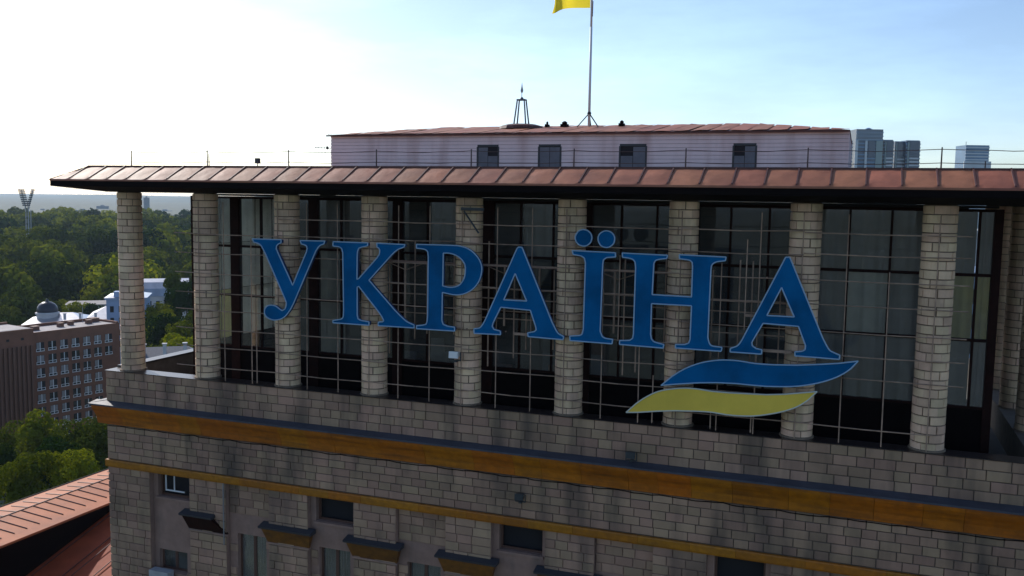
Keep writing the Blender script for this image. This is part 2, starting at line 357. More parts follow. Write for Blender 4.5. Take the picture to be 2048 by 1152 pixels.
for i, (a, b, za, zb, y, par) in enumerate(TILES):
    w_, h_ = b-a-JT, zb-za-JT; c = ((a+b)/2, y, (za+zb)/2); dpt = .040+rng.uniform(-.008, .012)
    if i < 300: obj('tile', tile_me, par, c, scale=(w_, dpt, h_))
    else:
        mb = rest.setdefault(par.name, (par, MB()))[1]
        mb.add([(c[0]+v[0]*w_, c[1]+v[1]*dpt, c[2]+v[2]*h_) for v in ME.v], ME.f)
for par, mb in rest.values(): stuff(mb.build('tile_facing', TILE, par))

# ------------------------------------------------------------------ columns
CR = .455; NC = 27; NB = 7; CH = 7.0/NC
def arc_block():
    mb = MB(); k = 4; da = (2*math.pi/NB-.04)/k; a0 = -da*k/2; h = CH/2-.012
    vs = []
    for j in range(k+1):
        c, s = math.cos(a0+j*da), math.sin(a0+j*da)
        vs += [((CR-.05)*c, (CR-.05)*s, -h), ((CR-.05)*c, (CR-.05)*s, h), (CR*c, CR*s, -h+.008), (CR*c, CR*s, h-.008)]
    fs = []
    for j in range(k):
        a = 4*j; b = a+4
        fs += [(a+2, b+2, b+3, a+3), (a+3, b+3, b+1, a+1), (a, b, b+2, a+2)]
    fs += [(0, 2, 3, 1), (4*k, 4*k+1, 4*k+3, 4*k+2)]
    return mb.add(vs, fs)
ARC = arc_block(); arc_me = ARC.mesh('column_block', CTILE)
core_me = MB().lathe([(CR-.032, -.98), (CR-.032, -.01), (CR+.05, -.0), (CR+.05, .05), (CR-.032, .08), (CR-.032, 6.97), (CR-.032, 7.02)], n=24).mesh('column', CMORT)
cols = [(3.6*k, 0.0) for k in range(10)]+[(32.0, 3.6), (32.0, 7.2), (32.0, 10.8), (32.0, 14.4), (0, 14.4)]
cols[9] = (32.3, 0.0)
blocks = []
colobs = []
for ci, (cx, cy) in enumerate(cols):
    co = obj('column', core_me, hotel, (cx, cy, 0)); colobs.append(co)
    for k in range(NC):
        for j in range(NB):
            a = 2*math.pi*(j+(.5 if k % 2 else 0)+rng.uniform(-.04, .04))/NB+.3+ci
            z = CH*(k+.5); n = (math.cos(a), math.sin(a), 0)
            p = (cx+n[0]*CR, cy+n[1]*CR, z)
            blocks.append((proj_weight(p, 1, n) if ci < 9 else 0, ci, a, z))
blocks.sort(key=lambda b: -b[0])
cr_ = {}
for i, (wt, ci, a, z) in enumerate(blocks):
    s = 1+rng.uniform(-.008, .016)
    if i < 300: obj('column_block', arc_me, colobs[ci], (0, 0, z), rz=a, scale=(s, s, 1))
    else:
        mb = cr_.setdefault(ci, MB()); c_, s_ = math.cos(a)*s, math.sin(a)*s
        mb.add([(v[0]*c_-v[1]*s_, v[0]*s_+v[1]*c_, v[2]+z) for v in ARC.v], ARC.f)
for ci, mb in cr_.items(): stuff(mb.build('column_facing', CTILE, colobs[ci]))

# ------------------------------------------------------------------ eave, skirt roof, deck
EX0, EX1, EY0, EY1 = -2.1, 34.3, -1.8, 20.0
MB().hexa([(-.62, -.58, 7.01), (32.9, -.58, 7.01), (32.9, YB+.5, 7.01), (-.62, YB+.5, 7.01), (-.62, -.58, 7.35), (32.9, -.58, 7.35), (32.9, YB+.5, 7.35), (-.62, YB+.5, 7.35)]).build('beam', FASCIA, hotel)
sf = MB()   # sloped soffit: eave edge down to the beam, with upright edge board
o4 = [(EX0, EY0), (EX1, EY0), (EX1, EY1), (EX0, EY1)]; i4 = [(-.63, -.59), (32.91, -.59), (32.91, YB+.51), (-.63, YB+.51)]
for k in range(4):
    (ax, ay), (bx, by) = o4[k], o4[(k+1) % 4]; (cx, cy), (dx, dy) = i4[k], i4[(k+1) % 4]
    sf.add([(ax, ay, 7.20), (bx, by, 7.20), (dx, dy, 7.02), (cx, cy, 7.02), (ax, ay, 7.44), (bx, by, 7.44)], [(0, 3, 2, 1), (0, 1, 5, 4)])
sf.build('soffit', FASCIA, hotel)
skirt = MB()
TX0, TX1, TY0, TY1, TZ = -1.1, 33.3, -.8, 19.0, 7.96
t4 = [(TX0, TY0), (TX1, TY0), (TX1, TY1), (TX0, TY1)]
for k in range(4):
    (ax, ay), (bx, by) = o4[k], o4[(k+1) % 4]; (cx, cy), (dx, dy) = t4[k], t4[(k+1) % 4]
    skirt.add([(ax, ay, 7.442), (bx, by, 7.442), (dx, dy, TZ-.012), (cx, cy, TZ-.012)], [(0, 1, 2, 3)])
skirt = skirt.build('skirt_roof', SEAM, hotel)
MB().box((TX0+.02, TY0+.02, 7.5), (TX1-.02, TY1-.02, 7.955)).build('roof_deck', ROOFRED, hotel)
def sheet_panel(x0, x1, n=5):
    mb = MB(); vs = []
    for j in range(n+1):
        for i in range(n+1):
            u, v = i/n, j/n
            xx = x0+(x1-x0)*u; yy = EY0-.02+(TY0-EY0+.02)*v; zz = 7.452+(TZ-7.452)*v
            bul = .022*math.sin(math.pi*u)*math.sin(math.pi*v)*rng.uniform(.3, 1.6)+.012
            if v == 0: zz -= .0
            # hip cut on the left end
            lim = EX0+(TX0-EX0)*v
            vs.append((max(xx, lim), yy-bul*.45, zz+bul))
    fs = [(j*(n+1)+i, j*(n+1)+i+1, (j+1)*(n+1)+i+1, (j+1)*(n+1)+i) for j in range(n) for i in range(n)]
    m0 = len(vs)
    vs += [(x0, EY0-.03, 7.40), (x1, EY0-.03, 7.40)]
    fs += [(m0, m0+1, n, 0)]
    return mb.add(vs, fs)
x = EX0; k = 0
while x < EX1-.2:
    x2 = min(x+.9+rng.uniform(-.03, .03), EX1)
    sheet_panel(x, x2).build('roof_sheet', ROOFRED, skirt, smooth=True)
    if x > EX0+.5:
        sx = x
        MB().hexa([(sx-.028, EY0+.02, 7.46), (sx+.028, EY0+.02, 7.46), (sx+.028, TY0, TZ), (sx-.028, TY0, TZ),
                   (sx-.02, EY0+.06, 7.46+.075), (sx+.02, EY0+.06, 7.46+.075), (sx+.02, TY0, TZ+.06), (sx-.02, TY0, TZ+.06)]).build('standing_seam', SEAM, skirt)
    x = x2
# side skirt (left): plain sheets
y = TY0
for k in range(22):
    y2 = y+.9
    MB().add([(EX0-.02, y, 7.455), (EX0-.02, y2, 7.455), (TX0, y2, TZ+.003), (TX0, y, TZ+.003)], [(0, 3, 2, 1)]).build('roof_sheet', ROOFRED, skirt); y = y2
MB().box((TX0, TY0-.04, TZ-.01), (TX1, TY0+.08, TZ+.05)).build('ridge_cap', SEAM, skirt)
MB().tube((EX0, EY0-.03, 7.43), (TX0, TY0-.02, TZ+.02), .04, .04, 6).build('hip_cap', SEAM, skirt)

# ------------------------------------------------------------------ glazed room behind the colonnade
GY, GX0, GX1, GT = 1.8, 1.55, 30.6, 6.9
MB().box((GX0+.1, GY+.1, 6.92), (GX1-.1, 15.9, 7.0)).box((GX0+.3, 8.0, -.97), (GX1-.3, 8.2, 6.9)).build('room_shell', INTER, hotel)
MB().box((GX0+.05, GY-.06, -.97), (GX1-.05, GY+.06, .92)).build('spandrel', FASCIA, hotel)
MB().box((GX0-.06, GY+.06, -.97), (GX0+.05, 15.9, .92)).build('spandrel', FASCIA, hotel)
glz = MB()
for z in (.95, 3.0, 4.95, 6.86): glz.box((GX0, GY-.05, z-.045), (GX1, GY+.05, z+.045))
glz = glz.build('glazed_screen', STEEL, hotel)
posts = [GX0+.08]+[3.6*k for k in range(1, 9)]+[GX1-.1]
for p in posts:
    hw = .20 if 3 < p < 30 else .12
    MB().box((p-hw, GY-.1, -.97), (p+hw, GY+.12, 6.9)).build('post', STEEL, glz)
xs = sorted(set([round(1.2*k, 3) for k in range(2, 26)]))
for xx in xs:
    if abs(xx/3.6-round(xx/3.6)) > .01: MB().box((xx-.035, GY-.055, .9), (xx+.035, GY+.055, 6.88)).build('mullion', STEEL, glz)
edges = [GX0+.1]+xs+[GX1-.1]
rows = [(.99, 2.96), (3.04, 4.91), (4.99, 6.82)]
for i in range(len(edges)-1):
    a, b = edges[i]+.03, edges[i+1]-.03
    if b-a < .15: continue
    for j, (z0, z1) in enumerate(rows):
        tl = rng.uniform(-.012, .012)
        MB().hexa([(a, GY-.008+tl, z0), (b, GY-.008-tl, z0), (b, GY+.004-tl, z0), (a, GY+.004+tl, z0), (a, GY-.008+tl*.5, z1), (b, GY-.008-tl*.5, z1), (b, GY+.004-tl*.5, z1), (a, GY+.004+tl*.5, z1)]).build('pane', GLASS, glz)
        xm = (a+b)/2
        if 8.6 < xm < 25.4: 
            if rng.random() < .8: continue
            cm = CURTD
        elif xm < 7.0: continue
        elif xm > 28.9: cm = [CURTD, CURTY, CURTD][j]
        elif xm > 25: cm = [CURTD, CURT, CURTD][j] if i % 2 else CURTD
        else: cm = [CURT, CURT, CURTD if xm > 6 else CURT][j]
        mb = MB(); nn = 20; vs = []; ph = rng.uniform(0, 6)
        for q in range(nn+1):
            u = q/nn; d = .05*math.sin(u*14+ph)+.02*math.sin(u*31+ph)
            vs += [(a+(b-a)*u, GY+.28+d, z0-.03), (a+(b-a)*u, GY+.28+d*.5, z1+.03)]
        mb.add(vs, [(2*q, 2*q+2, 2*q+3, 2*q+1) for q in range(nn)]).build('curtain', cm, glz, smooth=True)
for k in range(11):    # left return of the glazing
    y0 = GY+.15+k*1.2
    MB().box((GX0-.05, y0-.04, .9), (GX0+.05, y0+.04, 6.9)).build('mullion', STEEL, glz)
    for j, (z0, z1) in enumerate(rows):
        MB().box((GX0-.006, y0+.05, z0), (GX0+.006, y0+1.15, z1)).build('pane', GLASS, glz)
for k in range(5):      # blinds hung inside the left return of the glazing
    for j, (z0, z1) in enumerate(rows):
        y0 = GY+.2+k*1.2; vs = []; ph = rng.uniform(0, 6)
        for q in range(17):
            u = q/16; d = .04*math.sin(u*15+ph); vs += [(GX0+.25+d, y0+1.12*u, z0-.03), (GX0+.25+d*.5, y0+1.12*u, z1+.03)]
        MB().add(vs, [(2*q, 2*q+2, 2*q+3, 2*q+1) for q in range(16)]).build('side_blind', SIDEY if (j == 0 and k < 2) else SIDEC, glz, smooth=True)
for z in (.95, 3.0, 4.95, 6.86): MB().box((GX0-.045, GY+.06, z-.04), (GX0+.045, 15.9, z+.04)).build('transom', STEEL, glz)
for k in range(14):    # pale furniture and boards standing inside the dim middle bays
    xx = rng.uniform(9.5, 24.5); hh = rng.uniform(.7, 2.0); ww = rng.uniform(.4, 1.1); yy = rng.uniform(2.5, 5.5)
    MB().box((xx, yy, -.97), (xx+ww, yy+.08, hh)).box((xx+.04, yy+.08, -.97), (xx+.09, yy+.5, hh*.6)).box((xx+ww-.09, yy+.08, -.97), (xx+ww-.04, yy+.5, hh*.6)).build('interior_panel', [PLASTER, CONC, DOORG][k % 3], hotel)

# ------------------------------------------------------------------ attic block on the roof
AX0, AX1, AY, AYB, AZ0, AZ1 = 5.98, 26.22, 5.0, 13.0, 7.95, 9.47
attic = MB().box((AX0+.02, AY+.03, AZ0), (AX1-.02, AYB, AZ1)).build('attic_wall', WLINE, hotel)
wins = [(12.57, 13.45), (15.10, 15.98), (18.26, 19.25), (22.37, 23.16)]
n = 11; h = (AZ1-AZ0)/n
for k in range(n):       # painted brick courses, broken at the openings
    z0, z1 = AZ0+k*h, AZ0+(k+1)*h
    cuts = [AX0]+[v for wv in wins for v in wv]+[AX1] if z0 < 9.0 else [AX0, AX1]
    for q in range(0, len(cuts), 2):
        MB().box((cuts[q], AY-rng.uniform(0, .008), z0+.007), (cuts[q+1], AY+.035, z1-.007)).build('brick_course', WPAINT, attic)
for i, (a, b) in enumerate(wins):
    wd = MB().box((a, AY+.015, AZ0), (b, AY+.02, 9.02)).build('attic_window', DARK, attic)
    m = (a+b)/2
    MB().box((a, AY-.012, 8.98), (b, AY+.014, 9.06)).box((a-.03, AY-.012, AZ0), (a+.03, AY+.014, 8.98)).box((b-.03, AY-.012, AZ0), (b+.03, AY+.014, 8.98)).build('window_frame', DKMET, wd)
    for s in (0, 1):
        xa, xb = (a+.04, m-.01) if s == 0 else (m+.01, b-.04)
        top = 8.95
        if (i == 0 and s == 1) or (i == 2 and s == 0) or (i == 3 and s == 0): top = 8.62
        MB().box((xa, AY+.002-s*.012*(i % 2), AZ0+.02), (xb, AY+.013, top)).build('shutter', DOORG, wd)
# low hipped roof with seams
rz = 10.03
arf = MB().add([(AX0-.12, AY-.15, AZ1+.01), (AX1+.01, AY-.15, AZ1+.01), (AX1+.01, AYB+.15, AZ1+.01), (AX0-.12, AYB+.15, AZ1+.01), (AX0+3.6, 9, rz), (AX1-3.6, 9, rz)],
               [(0, 3, 2, 1), (0, 1, 5, 4), (2, 3, 4, 5), (1, 2, 5), (3, 0, 4)]).box((AX0-.14, AY-.17, AZ1-.05), (AX1+.01, AY-.10, AZ1+.008)).build('attic_roof', SEAM, hotel)
x = AX0-.12
while x < AX1-.15:
    x2 = min(x+.68, AX1+.01)
    def top(xx):
        u = 1.0
        if xx < AX0+3.6: u = (xx-(AX0-.12))/3.72
        if xx > AX1-3.6: u = min(u, ((AX1+.02)-xx)/3.62)
        return max(.02, u)
    vs = []
    for xx in (x+.03, (x+x2)/2, x2-.03):
        for v in (0, .5, 1):
            u = v*top(xx); bz = rng.uniform(.0, .035)
            vs.append((xx, AY-.15+(9-AY+.15)*u, AZ1+.016+(rz-AZ1)*u+bz+.01))
    MB().add(vs, [(i*3+j, i*3+3+j, i*3+4+j, i*3+1+j) for i in range(2) for j in range(2)]).build('roof_sheet', ROOFRED, arf); x = x2
MB().lathe([(.95, 0), (.9, .12), (.6, .2), (.2, .22)], (13.3, 8, 9.86), 16).build('roof_hump', SEAM, arf)
for (xx, ss) in ((15.15, .14), (17.55, .10), (14.4, .06)):
    MB().box((xx-ss, 7.9, 9.8), (xx+ss, 8.2, 10.06)).lathe([(ss*.7, 0), (ss*.9, .06), (ss*.3, .12)], (xx, 8.05, 10.06), 10).build('roof_vent', FASCIA, arf)
# railing along the roof edge: posts and sagging wires
rail = empty('roof_railing', (16, 0, 7.95), 'thin rusty wire railing with upright posts along the red roof edge', 'railing')
RP = [.1+3.58*k for k in range(10)]
for i, xx in enumerate(RP): MB().tube((xx, .05, 7.94), (xx, .05, 8.62), .025, .02, 6).tube((xx, .05, 7.94), (xx, .5, 7.95), .018, .018, 5).build('post', RAIL, rail)
for z, sg in ((8.56, .05), (8.18, .04)):
    for i in range(len(RP)-1):
        a, b = RP[i], RP[i+1]; pts = [(a+(b-a)*u/6, .05, z-sg*rng.uniform(.6, 1.2)*4*(u/6)*(1-u/6)) for u in range(7)]
        MB().path(pts, .011, 5).build('wire', RAIL, rail)
LETTERS = {
 'U': [[(6.27, 5.41),(7.49, 5.41),(7.48, 5.3),(7.37, 5.26),(7.29, 5.19),(7.28, 5.09),(7.33, 4.97),(7.95, 3.81),(8.53, 5.02),(8.55, 5.15),(8.54, 5.22),(8.46, 5.26),(8.32, 5.29),(8.27, 5.41),(9.28, 5.42),(9.24, 5.32),(9.1, 5.27),(9.0, 5.18),(8.91, 5.06),(7.98, 3.16),(7.89, 3.0),(7.79, 2.86),(7.65, 2.7),(7.46, 2.58),(7.21, 2.52),(7.0, 2.54),(6.83, 2.62),(6.75, 2.75),(6.77, 2.9),(6.87, 3.01),(7.04, 3.05),(7.22, 3.03),(7.38, 2.94),(7.5, 2.88),(7.6, 2.93),(7.66, 3.03),(7.68, 3.18),(7.62, 3.32),(6.79, 4.94),(6.7, 5.08),(6.62, 5.19),(6.49, 5.26),(6.32, 5.29)]],
 'K': [[(9.61, 5.41),(10.97, 5.41),(10.97, 5.31),(10.75, 5.26),(10.63, 5.22),(10.58, 5.12),(10.56, 4.89),(10.55, 4.14),(10.63, 4.18),(11.34, 4.92),(11.42, 5.06),(11.44, 5.18),(11.39, 5.25),(11.33, 5.28),(11.32, 5.41),(12.39, 5.4),(12.36, 5.31),(12.18, 5.25),(12.02, 5.15),(11.87, 5.01),(11.02, 4.13),(12.03, 3.14),(12.26, 2.95),(12.49, 2.78),(12.75, 2.69),(12.75, 2.59),(11.38, 2.58),(11.38, 2.7),(11.56, 2.73),(11.59, 2.77),(11.54, 2.86),(11.43, 3.02),(10.62, 3.9),(10.56, 3.87),(10.56, 2.88),(10.61, 2.77),(10.73, 2.72),(11.02, 2.69),(11.02, 2.57),(9.59, 2.57),(9.59, 2.65),(9.89, 2.71),(9.98, 2.77),(10.01, 2.86),(10.02, 3.06),(9.99, 5.05),(9.95, 5.17),(9.83, 5.24),(9.6, 5.26)]],
 'R': [[(12.82, 5.42),(14.11, 5.43),(14.36, 5.42),(14.61, 5.37),(14.82, 5.27),(14.99, 5.13),(15.12, 4.96),(15.19, 4.77),(15.19, 4.58),(15.13, 4.35),(15.01, 4.15),(14.84, 3.98),(14.62, 3.86),(14.38, 3.8),(14.12, 3.8),(13.79, 3.85),(13.78, 2.9),(13.83, 2.78),(13.98, 2.73),(14.24, 2.71),(14.25, 2.58),(12.84, 2.57),(12.84, 2.67),(13.08, 2.71),(13.19, 2.74),(13.23, 2.83),(13.25, 3.04),(13.26, 5.03),(13.24, 5.17),(13.16, 5.25),(13.0, 5.28),(12.82, 5.29)], [(13.81, 5.16),(13.98, 5.17),(14.2, 5.13),(14.39, 5.04),(14.53, 4.91),(14.6, 4.77),(14.61, 4.56),(14.57, 4.36),(14.46, 4.18),(14.34, 4.09),(14.15, 4.04),(13.96, 4.04),(13.8, 4.07)]],
 'A1': [[(16.46, 5.45),(16.57, 5.45),(16.6, 5.4),(17.64, 3.09),(17.76, 2.87),(17.87, 2.73),(18.04, 2.65),(18.02, 2.55),(16.84, 2.57),(16.82, 2.69),(17.05, 2.75),(17.11, 2.81),(17.09, 2.91),(16.9, 3.43),(15.88, 3.47),(15.61, 2.92),(15.59, 2.82),(15.65, 2.73),(15.87, 2.69),(15.89, 2.57),(14.95, 2.55),(14.94, 2.7),(15.13, 2.74),(15.24, 2.85),(15.32, 2.98),(16.41, 5.4)], [(16.36, 4.59),(16.77, 3.72),(15.98, 3.72)]],
 'I': [[(18.26, 5.4),(19.65, 5.38),(19.66, 5.25),(19.38, 5.22),(19.28, 5.15),(19.26, 5.01),(19.23, 2.9),(19.29, 2.76),(19.41, 2.69),(19.64, 2.67),(19.62, 2.53),(18.25, 2.54),(18.24, 2.68),(18.55, 2.72),(18.65, 2.79),(18.68, 2.93),(18.7, 5.03),(18.66, 5.18),(18.56, 5.24),(18.29, 5.28)], [(18.89, 5.82),(18.88, 5.75),(18.86, 5.69),(18.81, 5.63),(18.76, 5.59),(18.7, 5.56),(18.63, 5.55),(18.56, 5.56),(18.49, 5.58),(18.44, 5.62),(18.39, 5.67),(18.36, 5.74),(18.35, 5.8),(18.36, 5.87),(18.39, 5.93),(18.43, 5.99),(18.48, 6.03),(18.55, 6.06),(18.61, 6.07),(18.68, 6.06),(18.75, 6.04),(18.8, 6.0),(18.85, 5.95),(18.88, 5.88)], [(19.62, 5.8),(19.61, 5.73),(19.59, 5.67),(19.55, 5.62),(19.49, 5.57),(19.43, 5.54),(19.36, 5.53),(19.29, 5.54),(19.23, 5.56),(19.17, 5.6),(19.13, 5.66),(19.1, 5.72),(19.09, 5.78),(19.09, 5.85),(19.12, 5.92),(19.16, 5.97),(19.22, 6.01),(19.28, 6.04),(19.35, 6.05),(19.42, 6.04),(19.48, 6.02),(19.54, 5.98),(19.58, 5.93),(19.61, 5.87)]],
 'N': [[(19.87, 5.38),(21.28, 5.36),(21.25, 5.26),(21.04, 5.23),(20.92, 5.19),(20.87, 5.11),(20.86, 4.97),(20.84, 4.14),(22.04, 4.13),(22.04, 5.08),(22.01, 5.18),(21.92, 5.24),(21.64, 5.27),(21.63, 5.39),(23.02, 5.37),(23.0, 5.26),(22.8, 5.23),(22.67, 5.18),(22.6, 5.09),(22.59, 4.96),(22.57, 2.92),(22.62, 2.76),(22.72, 2.68),(23.0, 2.66),(22.98, 2.54),(21.61, 2.54),(21.6, 2.65),(21.89, 2.67),(22.0, 2.72),(22.04, 2.83),(22.05, 3.86),(20.83, 3.86),(20.83, 2.9),(20.88, 2.75),(20.97, 2.68),(21.25, 2.62),(21.23, 2.51),(19.86, 2.53),(19.86, 2.65),(20.18, 2.68),(20.27, 2.75),(20.29, 2.89),(20.3, 4.95),(20.28, 5.1),(20.21, 5.19),(20.07, 5.23),(19.88, 5.25)]],
 'A2': [[(24.72, 5.43),(24.83, 5.43),(24.86, 5.37),(25.84, 3.14),(25.96, 2.92),(26.08, 2.77),(26.33, 2.67),(26.32, 2.55),(25.1, 2.56),(25.09, 2.68),(25.29, 2.71),(25.37, 2.76),(25.38, 2.88),(25.16, 3.43),(24.16, 3.46),(23.86, 2.87),(23.88, 2.77),(23.99, 2.7),(24.16, 2.67),(24.15, 2.54),(23.24, 2.54),(23.25, 2.65),(23.42, 2.72),(23.52, 2.83),(23.59, 2.96),(24.7, 5.39)], [(24.64, 4.54),(25.03, 3.7),(24.26, 3.7)]],
 'W1': [[(21.2, 1.35),(21.54, 1.66),(21.94, 1.94),(22.38, 2.14),(22.81, 2.25),(23.17, 2.29),(23.53, 2.29),(23.96, 2.25),(24.48, 2.25),(25.17, 2.29),(25.84, 2.37),(26.34, 2.44),(26.83, 2.54),(26.64, 2.3),(26.36, 2.08),(26.03, 1.91),(25.63, 1.77),(25.2, 1.67),(24.78, 1.62),(24.33, 1.59),(23.91, 1.59),(23.45, 1.6),(22.91, 1.58),(22.36, 1.53),(21.74, 1.44)]],
 'W2': [[(20.13, 0.4),(20.43, 0.7),(20.77, 0.96),(21.14, 1.16),(21.56, 1.27),(21.96, 1.33),(22.37, 1.33),(22.77, 1.3),(23.28, 1.3),(23.82, 1.32),(24.34, 1.34),(24.86, 1.4),(25.31, 1.48),(25.76, 1.56),(25.52, 1.29),(25.22, 1.06),(24.88, 0.9),(24.47, 0.77),(24.02, 0.67),(23.59, 0.63),(23.16, 0.63),(22.73, 0.66),(22.21, 0.64),(21.65, 0.6),(21.09, 0.53),(20.52, 0.44)]],
}
# ------------------------------------------------------------------ sign: letters, waves, lattice of rods
sign = empty('rooftop_sign', (16.5, -.6, .03), 'big blue serif letters reading УКРАЇНА with blue and yellow waves on a rod lattice', 'sign')
YS = -.78
def outline_mesh(name, polys, mats):
    cu = bpy.data.curves.new(name, 'CURVE'); cu.dimensions = '2D'; cu.fill_mode = 'BOTH'; cu.extrude = .07; cu.bevel_depth = 0
    for p in polys:
        sp = cu.splines.new('POLY'); sp.points.add(len(p)-1); sp.use_cyclic_u = True
        for i, (x, z) in enumerate(p): sp.points[i].co = (x, z, 0, 1)
    t = bpy.data.objects.new('t', cu); COL.objects.link(t)
    dg = bpy.context.evaluated_depsgraph_get()
    me = bpy.data.meshes.new_from_object(t.evaluated_get(dg)); bpy.data.objects.remove(t)
    me.transform(Matrix(((1, 0, 0, 0), (0, 0, -1, YS+.07), (0, 1, 0, 0), (0, 0, 0, 1))))
    me.materials.clear()
    for m in mats: me.materials.append(m)
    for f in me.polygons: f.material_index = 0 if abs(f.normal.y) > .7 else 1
    me.name = name; return me
def smooth_poly(p):
    out = []; n = len(p)
    for i in range(n):
        a, b, c, d = (Vector(p[(i+k) % n]) for k in (-1, 0, 1, 2))
        out.append(tuple(b))
        l = (c-b).length
        a1 = (b-a).angle(c-b, 0); a2 = (c-b).angle(d-c, 0)
        if l > .06 and a1 < .75 and a2 < .75 and (a1 > .08 or a2 > .08) and l < .8:
            for t in (.33, .67):
                q = .5*((2*b)+(-a+c)*t+(2*a-5*b+4*c-d)*t*t+(-a+3*b-3*c+d)*t**3)
                lin = b+(c-b)*t
                out.append(tuple(q if (q-lin).length < .06 else lin))
    return out
NAMES = {'U': 'letter', 'K': 'letter', 'R': 'letter', 'A1': 'letter', 'I': 'letter', 'N': 'letter', 'A2': 'letter', 'W1': 'wave', 'W2': 'wave'}
LBL = {'W1': 'blue wave under the last letters', 'W2': 'yellow wave under the last letters'}
for key, polys in LETTERS.items():
    polys = [smooth_poly(p) for p in polys]
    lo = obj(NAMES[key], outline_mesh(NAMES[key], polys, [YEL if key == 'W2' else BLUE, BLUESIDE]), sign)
    if key in LBL: lo['label'] = LBL[key]
    mb = MB()
    for p in polys: mb.path([(x, YS-.005, z) for x, z in p], .021, 6, closed=True)
    mb.build('rim', RIMW if key == 'W2' else RIMB, lo)
# rods
YG = -.54
ZR = [.56, 1.27, 1.98, 2.66, 3.33, 4.07, 4.80, 5.53, 6.15, 6.6]
for z in ZR[:-1]:
    for k in range(1, 8):
        if rng.random() < .06: continue
        x0, x1 = 3.6*k, 3.6*(k+1)
        if k == 1: x0 = 2.6
        if k == 7: x1 = 29.6 if z > 1 else 28.9
        dz = rng.uniform(-.03, .03); dz2 = dz+rng.uniform(-.025, .025)
        pts = [(x0, YG, z+dz), ((x0+x1)/2, YG, z+(dz+dz2)/2-rng.uniform(0, .035)), (x1, YG, z+dz2)]
        MB().path(pts, .017, 5).build('rod', ROD, sign)
for k in range(3, 25):
    xx = 1.2*k+rng.uniform(-.07, .07); zt = 6.7 if k % 3 == 0 or rng.random() < .55 else rng.uniform(3.2, 5.6)
    MB().tube((xx, YG+.03, .05), (xx+rng.uniform(-.02, .02), YG+.03, zt), .019, .017, 5).build('rod', ROD, sign)
for (xx, za, zb) in ((6.24, .1, 2.2), (13.25, 3.0, 4.6), (19.75, 2.6, 5.3), (20.9, .1, 1.6), (23.6, 3.2, 5.9), (22.7, .1, .9), (23.9, .1, .9)):
    MB().tube((xx, YG-.02, za), (xx, YG-.02, zb), .019, .017, 5).build('rod', ROD, sign)
# heavier carrying bars between the columns at the back of the letters
for a, b in ((10.95, 13.9), (14.75, 17.5), (18.6, 21.2)):
    MB().box((a, .30, 4.70), (b, .36, 4.78)).build('carrying_bar', PLASTER, sign)
    for u in (.3, .75): MB().box((a+(b-a)*u-.03, .31, 2.7), (a+(b-a)*u+.03, .35, 4.7)).build('carrying_post', ROD, sign)
    MB().path([(a+.2, .33, 4.7), (a+.9, .33, 4.45), (a+1.6, .33, 4.7)], .016, 5).build('brace', ROD, sign)
for a, b in ((10.95, 13.9), (14.75, 17.5), (18.6, 21.2), (22.3, 24.7)):
    for z in (3.95, 3.62, 2.95): MB().box((a, .34, z-.018), (b, .375, z+.018)).build('carrying_bar', ROD, sign)
    for u in (.08, .42, .58, .93): MB().box((a+(b-a)*u-.02, .376, rng.uniform(1.2, 2.6)), (a+(b-a)*u+.02, .41, rng.uniform(4.6, 5.6))).build('carrying_post', ROD, sign)
for (a, b, z) in ((16.3, 17.4, 2.62), (23.3, 25.0, 2.64), (23.6, 25.0, 3.66), (15.6, 16.9, 3.7)):
    MB().box((a, -.64, z-.05), (b, -.60, z+.03)).build('carrying_bar', ROD, sign)
# stand-offs that carry each letter on the lattice
for xx in [6.9, 8.3, 10.3, 11.9, 13.4, 14.6, 16.0, 17.3, 18.8, 20.3, 22.2, 24.2, 25.5]:
    for z in (2.66, 4.80): MB().tube((xx, -.66, z), (xx, YG-.01, z), .02, .02, 5).build('stand_off', ROD, sign)
for xx in (22.2, 24.2, 25.4):
    for z in (1.27, 1.98): MB().tube((xx, -.66, z), (xx, YG-.01, z), .02, .02, 5).build('stand_off', ROD, sign)

# ------------------------------------------------------------------ fittings on the facade
def floodlight(loc, label, rot=0, sc=1.0, white=False):
    t = empty('floodlight', loc, label, 'floodlight', 'floodlights on the facade'); x, y, z = loc
    MB().box((x-.05*sc, y-.1*sc, z-.2*sc), (x+.05*sc, y+.12*sc, z-.16*sc)).tube((x-.17*sc, y-.05*sc, z-.15*sc), (x-.17*sc, y-.05*sc, z+.1*sc), .018*sc).tube((x+.17*sc, y-.05*sc, z-.15*sc), (x+.17*sc, y-.05*sc, z+.1*sc), .018*sc).box((x-.18*sc, y-.07*sc, z-.165*sc), (x+.18*sc, y-.03*sc, z-.14*sc)).build('bracket', DKMET, t)
    MB().hexa([(x-.15*sc, y-.22*sc, z-.06*sc), (x+.15*sc, y-.22*sc, z-.06*sc), (x+.1*sc, y+.06*sc, z-.02*sc), (x-.1*sc, y+.06*sc, z-.02*sc), (x-.15*sc, y-.2*sc, z+.14*sc), (x+.15*sc, y-.2*sc, z+.14*sc), (x+.1*sc, y+.08*sc, z+.1*sc), (x-.1*sc, y+.08*sc, z+.1*sc)]).build('housing', WHITE if white else DKMET, t)
    MB().box((x-.13*sc, y-.226*sc, z-.04*sc), (x+.13*sc, y-.221*sc, z+.11*sc)).build('lens', WHITE if white else DKMET, t)
floodlight((20.33, -.72, -.96), 'small dark floodlight standing on the grey flashing under the yellow wave')
floodlight((16.64, -.66, -2.80), 'small dark floodlight fixed to the tiled frieze below the ochre moulding')
floodlight((14.25, -.66, 1.75), 'white lamp hanging on the rods in front of a column under the letter Р', white=True, sc=1.1)
t = empty('bracket_arm', (14.5, -.5, 6.5), 'black triangular bracket fixed near the top of the fifth column', 'bracket')
